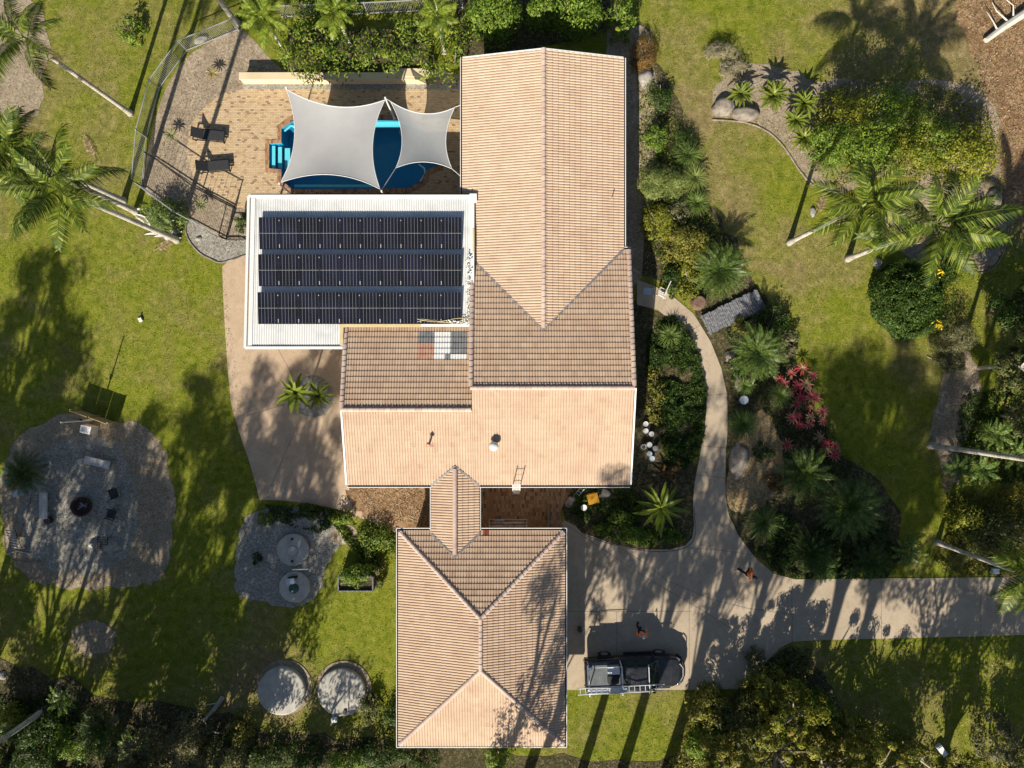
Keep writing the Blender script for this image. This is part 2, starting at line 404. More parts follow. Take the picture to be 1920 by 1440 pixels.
L_['deep'] = leafmat("deep_green_leaves", [(0.019, 0.045, 0.010), (0.042, 0.093, 0.018), (0.081, 0.143, 0.025), (0.162, 0.225, 0.045)])
L_['clip'] = leafmat("clipped_hedge_leaves", [(.016, .042, .008), (.042, .095, .014), (.095, .165, .024), (.19, .25, .045)])
L_['lime'] = leafmat("yellow_green_leaves", [(0.094, 0.116, 0.015), (0.204, 0.246, 0.025), (0.345, 0.362, 0.037), (0.501, 0.450, 0.062)])
L_['olive'] = leafmat("olive_gold_leaves", [(.085, .105, .020), (.20, .20, .035), (.34, .32, .05), (.46, .38, .09)], .5, .3, .2)
L_['feather'] = leafmat("feathery_pale_leaves", [(0.117, 0.162, 0.040), (0.219, 0.284, 0.069), (0.335, 0.392, 0.115), (0.437, 0.472, 0.172)])
L_['grey'] = leafmat("grey_green_leaves", [(0.073, 0.083, 0.038), (0.146, 0.158, 0.070), (0.243, 0.240, 0.115), (0.389, 0.345, 0.191)])
L_['rust'] = leafmat("rusty_grass", [(.10, .075, .02), (.20, .12, .03), (.30, .16, .05), (.36, .24, .08)])
L_['gold'] = leafmat("autumn_mix_leaves", [(.09, .13, .02), (.20, .27, .04), (.34, .38, .05), (.50, .44, .08), (.52, .34, .10)], .5, .3, .2)
L_['palm'] = leafmat("palm_leaflets", [(.016, .038, .006), (.050, .095, .010), (.12, .18, .018), (.25, .31, .035), (.42, .44, .10)], .45, .25, .2)
L_['palmdark'] = leafmat("cycad_leaflets", [(0.036, 0.075, 0.015), (0.078, 0.143, 0.025), (0.138, 0.210, 0.041), (0.275, 0.315, 0.089)], .35, .25, .25)
L_['fresh'] = leafmat("broad_fresh_leaves", [(.07, .14, .018), (.16, .24, .025), (.28, .32, .04), (.40, .40, .07)], .35, .3)
L_['strap'] = leafmat("strap_leaves", [(0.045, 0.098, 0.018), (0.098, 0.182, 0.036), (0.197, 0.266, 0.059), (0.363, 0.406, 0.119)], .35, .25, .25)
L_['banana'] = leafmat("paddle_leaves", [(0.068, 0.119, 0.018), (0.136, 0.196, 0.026), (0.242, 0.280, 0.042), (0.393, 0.378, 0.071)], .3, .25, .25)
L_['red'] = leafmat("red_bromeliad_leaves", [(.40, .02, .05), (.62, .05, .09), (.52, .10, .12), (.62, .48, .30)], .35, .25)
L_['redtip'] = leafmat("cream_and_red_leaves", [(.16, .12, .05), (.62, .50, .30), (.55, .09, .12), (.66, .54, .36), (.60, .06, .10)], .35, .2)
L_['broms'] = leafmat("variegated_bromeliad_leaves", [(.10, .10, .035), (.30, .26, .10), (.42, .34, .16), (.12, .045, .03)], .4, .2)
L_['agave'] = leafmat("pale_striped_leaves", [(.10, .13, .05), (.20, .23, .09), (.34, .34, .16), (.42, .40, .22)], .4, .2)
L_['gum'] = leafmat("gum_leaves", [(0.042, 0.062, 0.018), (0.091, 0.117, 0.031), (0.154, 0.169, 0.050), (0.253, 0.234, 0.088)], .5, .25)
L_['dry'] = leafmat("dry_fallen_leaves", [(.20, .13, .07), (.36, .24, .13), (.52, .40, .25), (.66, .56, .40)], .7, .1)
L_['straw'] = leafmat("straw_grass", [(.16, .14, .08), (.26, .23, .13), (.36, .32, .20), (.40, .38, .28)], .7, .15)
L_['turf'] = leafmat("turf_blades", [(.055, .090, .008), (.12, .165, .012), (.20, .24, .022), (.30, .30, .05), (.42, .36, .15)], .8, .15, .1)
L_['flower'] = leafmat("yellow_flowers", [(.70, .50, .02), (.80, .62, .03)], .5, .2)

# ------------------------------------------------------------------ ground
def lawn():
    xs = [-400, -150, -70, -42] + list(np.arange(-34, 34.1, .7)) + [42, 70, 150, 400]
    ys = [-400, -150, -70, -36] + list(np.arange(-27, 27.1, .7)) + [36, 70, 150, 400]
    blobs = [(20, 170, 110, .9), (60, 300, 60, .3), (190, 60, 60, .25), (300, 60, 60, .3), (210, 330, 90, .25), (330, 620, 120, .18), (250, 470, 80, .22),
             (1240, 90, 90, .35), (1300, 200, 70, .55), (1350, 270, 110, .38), (1330, 350, 90, .35), (1400, 440, 110, .30), (1560, 560, 120, .28), (1500, 80, 130, .25),
             (1450, 480, 70, .35), (1850, 120, 150, 1.1), (1900, 330, 110, 1.0), (1730, 20, 110, .4), (1620, 40, 100, .25), (1680, 640, 60, .5), (1760, 700, 40, .5),
             (1600, 700, 120, -.25), (1480, 300, 70, -.3), (300, 540, 90, -.1), (100, 560, 120, -.15), (680, 1180, 120, -.35), (360, 900, 140, -.15),
             (100, 1250, 150, .15), (520, 1200, 70, .5), (450, 1280, 90, .45), (620, 1060, 40, .3), (1180, 1380, 100, .15), (1640, 1250, 70, .3), (1500, 1250, 70, .5),
             (1560, 700, 70, -.1), (1780, 960, 60, -.1), (1250, 20, 60, -.2), (1390, 30, 60, -.3), (1780, 1400, 120, .3), (180, 1200, 40, .6), (560, 1330, 110, .5)]
    v = []; d = []
    for y in ys:
        for x in xs:
            px, py = x*F/H+960, 720-y*F/H; a = 0.04
            for bx, by, r, val in blobs: a += val*math.exp(-((px-bx)**2+(py-by)**2)/(r*r))
            v.append((x, y, 0)); d.append(a)
    nx = len(xs); f = [(j*nx+i, j*nx+i+1, (j+1)*nx+i+1, (j+1)*nx+i) for j in range(len(ys)-1) for i in range(nx-1)]
    # the pool needs a hole in the ground
    hx0, hy1 = G(500, 200); hx1, hy0 = G(860, 370)
    keep = []
    for q in f:
        cx = sum(v[i][0] for i in q)/4; cy = sum(v[i][1] for i in q)/4
        if not (hx0-.4 < cx < hx1 and hy0 < cy < hy1): keep.append(q)
    me = mesh("lawn", v, keep, mt['lawn'])
    at = me.attributes.new('dry', 'FLOAT', 'POINT'); at.data.foreach_set('value', d)
    return tag(inst("lawn", me), kind='structure')
lawn()

sheet_n = [0]
def sheet(name, px, z, m, n=5, wob=0.0, hole=None, curve=True):
    sheet_n[0] += 1; z += sheet_n[0]*.0004
    pts = [G(*p) for p in px]
    if curve: pts = smooth_poly(pts, n)
    if wob: pts = jitter(pts, wob, len(px))
    bm = bmesh.new()
    vs = [bm.verts.new((x, y, z)) for x, y in pts]
    if hole:
        es = [bm.edges.new((vs[i], vs[(i+1) % len(vs)])) for i in range(len(vs))]
        hv = [bm.verts.new((x, y, z)) for x, y in hole]
        es += [bm.edges.new((hv[i], hv[(i+1) % len(hv)])) for i in range(len(hv))]
        bmesh.ops.triangle_fill(bm, use_beauty=True, edges=es)
    else:
        fc = bm.faces.new(vs); bmesh.ops.triangulate(bm, faces=[fc])
    bmesh.ops.recalc_face_normals(bm, faces=bm.faces)
    for fc in bm.faces:
        if fc.normal.z < 0: fc.normal_flip()
    me = bpy.data.meshes.new(name); bm.to_mesh(me); bm.free(); me.materials.append(m)
    return tag(inst(name, me), kind='structure')

pool_px = [(528, 262), (528, 243), (549, 229), (650, 227), (752, 227), (800, 247), (824, 282), (823, 308), (800, 319), (792, 338), (765, 352), (650, 354), (548, 355), (530, 338), (528, 318)]
pool_z = -.08
PO = [G(*p) for p in [(528, 268), (505, 270), (505, 316), (528, 318), (528, 338), (548, 355), (650, 355), (765, 353), (790, 340), (799, 320), (824, 309), (826, 284), (800, 247), (752, 226), (650, 226), (549, 228), (528, 242)]]
mulch_px = [(445, 52), (400, 76), (350, 108), (312, 165), (290, 230), (274, 300), (266, 350), (300, 382), (345, 412), (420, 448), (470, 455), (600, 450), (880, 430), (880, 150), (600, 140), (530, 130), (480, 80)]
sheet("pool_surround_mulch", mulch_px, .008, mt['mulch'], 4, hole=PO)
pav_px = [(403, 185), (420, 175), (455, 167), (880, 167), (880, 450), (470, 450), (466, 392), (440, 388), (395, 360), (362, 330), (350, 290), (356, 235), (380, 205)]
sheet("pool_paving", pav_px, .016, mt['pavers'], 1, hole=PO, curve=False)
sheet("gravel_strip", [(458, 158), (870, 158), (870, 168), (458, 168)], .020, mt['gravel'], curve=False)
sheet("gravel_path", [(350, 405), (365, 415), (400, 440), (430, 450), (480, 452), (490, 470), (463, 480), (425, 492), (400, 487), (375, 472), (355, 445), (348, 420)], .024, mt['gravel'], 3)
sheet("patio_slab", [(430, 488), (463, 479), (560, 470), (830, 470), (830, 700), (830, 905), (808, 930), (800, 1002), (745, 1000), (700, 980), (640, 957), (590, 945), (530, 938), (487, 937), (478, 900), (466, 860), (448, 808), (434, 760), (428, 700), (423, 630), (419, 560), (417, 500)], .03, mt['patio'], 2, curve=False)
sheet("dead_leaf_litter", [(655, 912), (700, 906), (830, 906), (830, 1000), (762, 1000), (735, 985), (700, 972), (672, 958), (652, 935)], .036, mt['leaflitter'], 4, .15)
sheet("courtyard_paving", [(880, 900), (1080, 900), (1065, 930), (1050, 960), (1058, 1000), (1040, 1010), (880, 1010)], .034, mt['coping'], 1, curve=False)
drive_px = [(1040, 1000), (1058, 975), (1078, 985), (1092, 1000), (1110, 1005), (1150, 1020), (1200, 1030), (1256, 1030), (1285, 1022), (1298, 1008), (1301, 985), (1299, 945), (1302, 905), (1311, 860), (1320, 810), (1325, 765), (1322, 720), (1308, 672), (1284, 630), (1258, 600), (1232, 581), (1194, 571), (1194, 524), (1226, 536), (1262, 556), (1300, 588), (1332, 640), (1352, 690), (1363, 740), (1364, 800), (1360, 860), (1360, 930), (1366, 965), (1385, 1005), (1415, 1045), (1450, 1075), (1490, 1086), (1560, 1085), (2000, 1081), (2300, 1078), (2300, 1180), (2000, 1188), (1700, 1196), (1530, 1200), (1485, 1203), (1462, 1214), (1440, 1236), (1420, 1262), (1398, 1290), (1330, 1293), (1060, 1293), (1040, 1290)]
dr = sheet("driveway", drive_px, .03, mt['concrete'], 3, curve=False)
pa_joint = bpy.data.objects["patio_slab"]
def joint(parent, pts, wd=.022, z=.036, curve=False):
    b = MB(); q = [P(*p) for p in pts]
    for a, c in zip(q[:-1], q[1:]):
        d = (c-a).normalized(); n = Vector((-d.y, d.x, 0))*wd/2
        b.add([a-n+Vector((0, 0, z)), c-n+Vector((0, 0, z)), c+n+Vector((0, 0, z)), a+n+Vector((0, 0, z))], [(0, 1, 2, 3)])
    return b.build("expansion_joint", mt['joint'], parent, world=False)
for pts in ([(1064, 985), (1130, 1030), (1215, 1085), (1330, 1152), (1372, 1180)], [(1150, 1018), (1215, 1060), (1250, 1088), (1330, 1122), (1400, 1140), (1485, 1152)], [(1280, 1026), (1340, 1030), (1412, 1040)],
            [(1484, 1087), (1485, 1203)], [(1838, 1084), (1838, 1190)], [(1652, 1086), (1652, 1197)], [(1060, 1146), (1296, 1146)], [(1156, 1146), (1156, 1292)], [(1292, 1120), (1292, 1292)],
            [(1327, 742), (1363, 738)], [(1303, 890), (1360, 896)], [(1318, 836), (1361, 840)], [(1284, 628), (1318, 606)]): joint(dr, pts)
for pts in ([(522, 655), (548, 702)], [(565, 780), (502, 926)], [(462, 780), (535, 758)], [(463, 640), (640, 655)]): joint(pa_joint, pts)

sheet("garden_soil", [(1185, 40), (1215, 45), (1235, 110), (1262, 170), (1285, 220), (1300, 290), (1325, 360), (1360, 430), (1400, 500), (1440, 560), (1480, 640), (1500, 700), (1540, 790), (1580, 860), (1660, 900), (1690, 980), (1680, 1050), (1560, 1086), (1480, 1084), (1420, 1050), (1380, 1000), (1355, 930), (1330, 700), (1300, 560), (1240, 530), (1185, 520), (1140, 480), (1140, 40)], .006, mt['bed'], 3, .32)
sheet("garden_soil", [(1130, 570), (1220, 575), (1290, 610), (1340, 700), (1335, 880), (1310, 1030), (1200, 1034), (1080, 990), (1050, 900)], .010, mt['bed'], 3, .32)
sheet("straw_mulch", [(1362, 905), (1370, 860), (1385, 830), (1425, 770), (1450, 790), (1470, 850), (1465, 900), (1440, 940), (1400, 960), (1372, 955)], .014, mt['straw'], 4, .15)
sheet("bark_mulch", [(1190, 50), (1215, 60), (1232, 160), (1235, 250), (1225, 330), (1210, 430), (1200, 520), (1140, 520), (1140, 50)], .012, mt['mulch'], 3, .1)
sheet("island_bed_mulch", [(1385, 130), (1430, 118), (1480, 130), (1530, 150), (1600, 150), (1700, 150), (1850, 175), (1870, 300), (1860, 350), (1760, 345), (1680, 325), (1620, 345), (1575, 360), (1530, 350), (1500, 320), (1470, 275), (1440, 245), (1395, 228), (1350, 215), (1335, 190), (1350, 150)], .008, mt['dirt'], 4, .15)
sheet("round_bed_mulch", [(1650, 440), (1690, 360), (1750, 330), (1830, 345), (1880, 380), (1885, 450), (1860, 500), (1820, 510), (1790, 490), (1750, 520), (1700, 480)], .008, mt['mulch'], 5, .12)
sheet("bare_soil", [(1780, 660), (1800, 640), (1835, 700), (1830, 780), (1800, 850), (1800, 900), (1780, 900), (1755, 850), (1745, 800), (1762, 730)], .008, mt['mulch'], 5, .12)
sheet("fallen_leaf_ground", [(1800, 0), (1960, -40), (2300, -60), (2300, 620), (1960, 470), (1880, 350), (1875, 240), (1830, 120)], .004, mt['leaflitter'], 5, .3)
sheet("fire_pit_dirt", [(130, 775), (215, 790), (270, 798), (300, 830), (318, 880), (327, 950), (322, 1020), (300, 1085), (240, 1098), (150, 1103), (70, 1090), (30, 1060), (8, 1010), (2, 900), (30, 830), (70, 795)], .006, mt['dirt'], 5, .15)
sheet("fire_pit_gravel", [(110, 830), (180, 820), (235, 850), (255, 930), (250, 1010), (215, 1060), (150, 1075), (70, 1050), (40, 1000), (45, 900), (80, 850)], .010, mt['gravel'], 5, .2)
sheet("tank_gravel", [(455, 985), (480, 960), (560, 950), (620, 965), (640, 1010), (612, 1060), (600, 1110), (560, 1138), (500, 1132), (452, 1118), (440, 1080), (446, 1020)], .006, mt['gravel'], 5, .12)
sheet("small_gravel", [(640, 985), (665, 990), (672, 1012), (650, 1022), (620, 1015), (618, 998)], .010, mt['mulch'], 5, .08)
sheet("ash_patch", [(140, 1180), (180, 1165), (215, 1185), (205, 1220), (160, 1230), (138, 1210)], .006, mt['dirt'], 5, .15)
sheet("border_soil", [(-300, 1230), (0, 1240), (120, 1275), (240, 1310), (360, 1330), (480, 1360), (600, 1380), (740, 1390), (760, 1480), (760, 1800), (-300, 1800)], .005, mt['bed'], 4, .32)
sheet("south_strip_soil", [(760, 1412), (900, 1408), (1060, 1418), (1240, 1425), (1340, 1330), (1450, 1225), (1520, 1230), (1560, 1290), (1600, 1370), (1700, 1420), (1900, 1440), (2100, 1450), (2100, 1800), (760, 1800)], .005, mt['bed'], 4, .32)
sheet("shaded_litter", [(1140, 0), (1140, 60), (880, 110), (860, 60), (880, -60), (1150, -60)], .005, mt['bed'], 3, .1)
sheet("tree_base_dirt", [(30, -20), (90, 60), (70, 200), (20, 240), (-200, 240), (-200, -60)], .005, mt['dirt'], 5, .3)

# round concrete planting ring edge of the patio palm bed
def edging(name, px, m=None, wd=.09, h=.09, z=0.0, closed=False):
    pts = smooth_poly([G(*p) for p in px], 4, closed); b = MB()
    if closed: pts = pts+[pts[0]]
    b.tube([(x, y, z+h*.5) for x, y in pts], wd/2, 6)
    return tag(b.build(name, m or mt['rock']), kind='structure')
edging("bed_edging", [(1335, 225), (1395, 230), (1440, 248), (1472, 280), (1500, 322), (1530, 352), (1575, 362)], mt['bark'])
edging("bed_edging", [(1790, 495), (1820, 512), (1858, 505), (1882, 470), (1890, 420), (1880, 365)], mt['rock'])
edging("bed_edging", [(352, 402), (350, 440), (372, 472), (400, 488), (418, 492), (463, 478)], mt['rock'])
edging("bed_edging", [(1095, 1003), (1150, 1022), (1210, 1033), (1260, 1033), (1290, 1024), (1303, 1003), (1301, 950)], mt['rock'], .06, .06)

# ------------------------------------------------------------------ tiled roofs
TW, TV = .30, .32
def tile_geo(lift=.030, hgt=.044):
    us = [0, .055, .14, .25, .36, .445, .5, .555, .64, .75, .86, .945, 1.0]
    hs = [0, .25, .85, 1, .85, .25, 0, .25, .85, 1, .85, .25, 0]
    us = [us[i] for i in (0, 1, 2, 4, 5, 6, 7, 8, 10, 11, 12)]; hs = [hs[i] for i in (0, 1, 2, 4, 5, 6, 7, 8, 10, 11, 12)]
    return us, hs, lift, hgt
TU, TH, TL, THG = tile_geo()
def tile_polys():
    "faces of one tile as lists of (u, v, h)"
    out = []
    for i in range(len(TU)-1):
        u0, u1, h0, h1 = TU[i]*TW, TU[i+1]*TW, TH[i]*THG, TH[i+1]*THG
        out.append([(u0, 0, h0+TL), (u1, 0, h1+TL), (u1, TV, h1), (u0, TV, h0)])
        out.append([(u0, 0, h0-.004), (u1, 0, h1-.004), (u1, 0, h1+TL), (u0, 0, h0+TL)])
    return out
TP = tile_polys()
def tile_mesh(name, m, tint):
    v = []; f = []
    for p in TP:
        n = len(v); v += p; f.append((n, n+1, n+2, n+3))
    me = mesh(name, v, f, m)
    a = me.attributes.new('tint', 'FLOAT', 'POINT'); a.data.foreach_set('value', [tint]*len(v)); return me
tile_meshes = [tile_mesh("tile", mt['tile'], t) for t in (0, .15, .3, .45, .6, .8, 1.0)]
special = {k: tile_mesh("tile", mt[k], .5) for k in ('tiledark', 'tilewhite', 'tilered', 'tilerust')}
def clip(poly, a, b, c):
    out = []; n = len(poly)
    for i in range(n):
        p, q = poly[i], poly[(i+1) % n]; dp = a*p[0]+b*p[1]+c; dq = a*q[0]+b*q[1]+c
        if dp >= 0: out.append(p)
        if (dp >= 0) != (dq >= 0):
            t = dp/(dp-dq); out.append(tuple(p[j]+(q[j]-p[j])*t for j in range(3)))
    return out
def seed_of(*a): return int(abs(sum(x*y for x, y in zip(a, (12.9898, 78.233, 37.719)))*43758.5453)*1e3) % 100003
def roof_face(roof, rest, pts, single=None, specials=None, uoff=0.0, budget=None, tone=0.0):  # tone: slope light put into the tint, sunward slopes paler, north slopes darker
    """pts: eave corner, eave corner, then the upper corners (convex, counter-clockwise from above).
    single: polygon test in photo terms deciding which whole tiles become objects of their own."""
    pts = [Vector(p) for p in pts]; O = pts[0]; U = (pts[1]-O).normalized()
    N = U.cross(pts[2]-O).normalized(); V = N.cross(U)
    poly = [((p-O).dot(U), (p-O).dot(V)) for p in pts]
    hp = []
    for i in range(len(poly)):
        (x0, y0), (x1, y1) = poly[i], poly[(i+1) % len(poly)]
        l = math.hypot(x1-x0, y1-y0); a, b = -(y1-y0)/l, (x1-x0)/l; hp.append((a, b, -(a*x0+b*y0)))
    umin, umax = min(p[0] for p in poly), max(p[0] for p in poly); vmax = max(p[1] for p in poly)
    # solid underlay just beneath the tiles
    n = len(pts); dn = N*.02
    roof.add([p-dn for p in pts]+[p-N*.14 for p in pts], [tuple(range(n)), tuple(range(n, 2*n))[::-1]]+[(i, n+i, n+(i+1) % n, (i+1) % n) for i in range(n)])
    Rm = Matrix((U, V, N)).transposed().to_4x4(); todo = []
    rows = int(vmax/TV)+1; i0 = int(math.floor((umin-uoff)/TW)); i1 = int(math.ceil((umax-uoff)/TW))
    for r in range(rows):
        v0 = r*TV-.03
        for i in range(i0, i1):
            u0 = i*TW+uoff; cs = [(u0, v0+.031), (u0+TW, v0+.031), (u0+TW, v0+TV), (u0, v0+TV)]
            ds = [[a*x+b*y+c for x, y in cs] for a, b, c in hp]
            if any(max(d) < 0.0 for d in ds): continue
            whole = all(min(d) >= -.002 for d in ds[1:])
            g = random.Random(seed_of(O.x, O.y, i*1.37+r*3.11)); tint = min(1, max(0, g.gauss(.5+tone, .11)))
            cen = O+U*(u0+TW/2)+V*(v0+TV/2)
            sp = specials(cen, i, r) if specials else None
            if whole and ((single and single(cen)) or sp):
                todo.append((cen, u0, v0, tint, sp)); continue
            for p in TP:
                q = [(x+u0, y+v0, z) for x, y, z in p]
                if not whole:
                    for a, b, c in hp[1:]:
                        q = clip(q, a, b, c)
                        if len(q) < 3: break
                if len(q) >= 3:
                    rest['v'] += [O+U*x+V*y+N*z for x, y, z in q]; k = len(rest['v'])
                    rest['f'].append(tuple(range(k-len(q), k))); rest['t'] += [tint]*len(q)
    return [(Matrix.Translation(O+U*u0+V*v0) @ Rm, tint, sp) for cen, u0, v0, tint, sp in todo]
def caps(roof_obj, pts, o, wd=.26, step=.33, h=.10, up=.03):
    "half round capping tiles laid along a ridge or hip, each one an object"
    seg = 6; L = step+.03; vs = []; fs = []
    for k, (x, s, zz) in enumerate(((0, 1.0, .012), (L, .90, -.006))):
        for j in range(seg+1):
            t = math.pi*j/seg; vs.append((x, math.cos(t)*wd/2*s, math.sin(t)*h*s+zz))
    for j in range(seg): fs.append((j, seg+1+j, seg+2+j, j+1))
    fs.append(tuple(range(seg+1)))
    variants = []
    for t in (.1, .4, .7, .95):
        me = mesh("ridge_tile", vs, fs, mt['captile']); a = me.attributes.new('tint', 'FLOAT', 'POINT'); a.data.foreach_set('value', [t]*len(vs)); variants.append(me)
    for a, b in pts:
        a, b = Vector(a)+Vector((0, 0, up)), Vector(b)+Vector((0, 0, up)); d = b-a; n = max(1, round(d.length/step)); e = d.normalized()
        q = e.to_track_quat('X', 'Z').to_matrix().to_4x4()
        for k in range(n):
            ob = inst("ridge_tile", RNG.choice(variants), roof_obj)
            ob.matrix_local = Matrix.Translation(a+e*(k*d.length/n)-o) @ q @ Matrix.Diagonal((d.length/n/step, 1, 1, 1))
def finish_tiles(roof_obj, rest, singles, o):
    me = mesh("tile_field", [v-o for v in rest['v']], rest['f'], mt['tile'])
    a = me.attributes.new('tint', 'FLOAT', 'POINT'); a.data.foreach_set('value', rest['t'])
    ob = inst("tile_field", me, roof_obj); ob['kind'] = 'stuff'
    for Mx, tint, sp in singles:
        me = special[sp] if sp else tile_meshes[min(6, int(tint*7))]
        t = inst("tile", me, roof_obj); t.matrix_local = Matrix.Translation(-o) @ Mx
def gutter(parent, pts, o_side=1, z=None):
    "white box gutter: outer lip, dark channel; pts run with the roof on the left"
    b = MB(); d_ = MB()
    for p, q in pts:
        p, q = Vector(p), Vector(q); e = (q-p).normalized(); n = Vector((e.y, -e.x, 0))*o_side
        up = Vector((0, 0, 1))
        b.bar(p+n*.135-up*.05+e*-.13, q+n*.135-up*.05+e*.13, .035, .12)
        b.bar(p-n*.02-up*.09, q-n*.02-up*.09, .02, .16)
        d_.bar(p+n*.055-up*.10+e*-.1, q+n*.055-up*.10+e*.1, .125, .02)
    b.build("gutter", mt['white'], parent); d_.build("gutter_channel", mt['dark'], parent)

# ------------------------------------------------------------------ house
house = thing("house", "long tile roofed house with crossed gables, two roof vents and white gutters", "house")
rb = MB(); rest = dict(v=[], f=[], t=[]); singles = []
Awe, Aee, Aez = (-2.75, 6.22, 2.8)
AR = 1.72; ARz = 3.83; YN = 18.22; YV = 2.97; YE = 7.5
roof_face(rb, rest, [(Aee, YE, Aez), (Aee, YN, Aez), (AR, YN, ARz), (AR, YV, ARz)], tone=.12)
roof_face(rb, rest, [(Awe, YN, Aez), (Awe, YE, Aez), (AR, YV, ARz), (AR, YN, ARz)], tone=.18)
# two rings of spare tones near the join with the patio roof are left out; B faces
def one(c):
    px = 960+c.x*F/(H-c.z); py = 720-c.y*F/(H-c.z); return 905 < px < 1182 and 624 < py < 722
singles += roof_face(rb, rest, [(6.52, 7.5, 2.8), (-2.15, 7.5, 2.8), (-2.15, -.2, 4.55), (6.52, -.2, 4.55)], single=one, tone=-.1)
def patch(c, i, r):
    px = 960+c.x*F/(H-c.z); py = 720-c.y*F/(H-c.z)
    if not (788 < px < 872 and 628 < py < 674): return None
    if py < 641: return 'tiledark' if px < 818 else ('tilewhite' if px < 841 else 'tiledark')
    if py < 663: return 'tilered' if px < 818 else ('tilewhite' if px < 841 else 'tiledark')
    return 'tilered' if px < 816 else ('tilewhite' if px < 838 else ('tilewhite' if px > 848 else 'tiledark'))
singles += roof_face(rb, rest, [(-2.17, 3.15, 3.15), (-9.15, 3.15, 3.15), (-9.15, -1.37, 4.21), (-2.17, -1.37, 4.21)], specials=patch, tone=-.1)
roof_face(rb, rest, [(-2.15, -5.58, 3.0), (6.55, -5.58, 3.0), (6.52, -.2, 4.55), (-2.15, -.2, 4.55)], tone=.1)
roof_face(rb, rest, [(-9.13, -5.58, 3.0), (-2.15, -5.58, 3.0), (-2.15, -1.37, 4.21), (-9.15, -1.37, 4.21)], tone=.1)
# link roof between house and garage
def lift(p, d=.03): return (p[0], p[1], p[2]+d)
roof_face(rb, rest, [lift(p) for p in [(-1.85, -8.36, 2.95), (-1.85, -5.62, 2.95), (-3.15, -4.61, 3.28), (-3.15, -9.49, 3.28)]])
roof_face(rb, rest, [lift(p) for p in [(-4.46, -5.62, 2.95), (-4.46, -8.36, 2.95), (-3.15, -9.49, 3.28), (-3.15, -4.61, 3.28)]])
roof = rb.build("roof", mt['tile'], house)
z0 = Vector((0, 0, 0))
print("house singles", len(singles))
finish_tiles(roof, rest, singles, z0)
caps(roof, [((AR, YN+.05, ARz), (AR, YV+.1, ARz)), ((6.55, -.2, 4.55), (-2.2, -.2, 4.55)), ((-2.2, -1.37, 4.21), (-9.2, -1.37, 4.21)), ((-3.15, -9.4, 3.33), (-3.15, -4.7, 3.33)),
            ((6.53, 7.5, 2.82), (6.53, -.1, 4.55)), ((-2.2, 7.1, 2.9), (-2.2, -.1, 4.55)), ((-9.18, 3.1, 3.17), (-9.18, -1.3, 4.21))], z0)
vm = MB()
def vbar(a, b, wd=.17, up=.055): vm.bar(Vector(a)+Vector((0, 0, up)), Vector(b)+Vector((0, 0, up)), wd, .02)
vbar((Aee+.05, YE+.05, Aez), (AR, YV-.08, ARz), .12); vbar((Awe, YE, Aez), (AR, YV-.08, ARz), .12)
vbar((-1.8, -5.66, 2.98), (-3.15, -4.55, 3.33), .10); vbar((-4.5, -5.66, 2.98), (-3.15, -4.55, 3.33), .10)
vbar((-1.8, -8.33, 2.98), (-3.15, -9.56, 3.33), .10); vbar((-4.5, -8.33, 2.98), (-3.15, -9.56, 3.33), .10)
vm.build("valley_flashing", mt['valley'], house)
# verge strips, gable infill and walls
wl = MB()
wl.add([(-2.17, 7.4, 2.6), (-2.17, -.2, 2.6), (-2.17, -.2, 4.5), (-2.17, 7.4, 2.78)], [(0, 1, 2, 3)])
def room(x0, y0, x1, y1, z):
    for a, b in (((x0, y0), (x1, y0)), ((x1, y0), (x1, y1)), ((x1, y1), (x0, y1)), ((x0, y1), (x0, y0))):
        wl.bar((a[0], a[1], z/2), (b[0], b[1], z/2), .22, z)
room(-2.1, 3.2, 5.6, 17.7, 2.72); room(-8.5, -5.0, 5.9, 3.1, 2.8)
wl.add([(AR-4.3, 17.75, 2.7), (AR+4.3, 17.75, 2.7), (AR, 17.75, 3.7)], [(0, 1, 2)])
wl.build("wall", mt['cream'], house)
for (x, y, rz, wd) in ((0, 17.84, 0, 1.8), (3.6, 17.84, 0, 1.2), (5.74, 14, math.pi/2, 1.8), (5.74, 10, math.pi/2, 1.5), (6.04, 3, math.pi/2, 1.8), (6.04, -2.5, math.pi/2, 2.2), (-5.5, -5.15, 0, 2.2), (2.5, -5.15, 0, 1.8), (-8.64, -2.4, math.pi/2, 2.0)):
    fr = MB(); fr.box((x, y, 1.5), (wd+.12, .09, 1.32), rz); f = fr.build("window", mt['white'], house)
    pn = MB(); pn.box((x, y, 1.5), (wd, .13, 1.2), rz); pn.build("pane", mt['glassdark'], f)
dd = MB(); dd.box((6.04, 5.2, 1.05), (.9, .1, 2.1), math.pi/2); d1 = dd.build("door", mt['timber'], house)
dh = MB(); dh.box((6.12, 5.55, 1.0), (.14, .03, .03), math.pi/2); dh.build("handle", mt['chrome'], d1)
gutter(house, [((6.22, YE+.35, 2.8), (6.22, YN-.1, 2.8)), ((-2.75, YN-.1, 2.8), (-2.75, 10.5, 2.8)), ((-9.05, -5.62, 3.0), (-4.62, -5.62, 3.0)), ((-1.69, -5.62, 3.0), (6.45, -5.62, 3.0)),
               ((-1.89, -8.15, 2.93), (-1.89, -5.75, 2.93)), ((-4.42, -5.75, 2.93), (-4.42, -8.15, 2.93)), ((6.5, 7.52, 2.8), (6.2, 7.52, 2.8))])
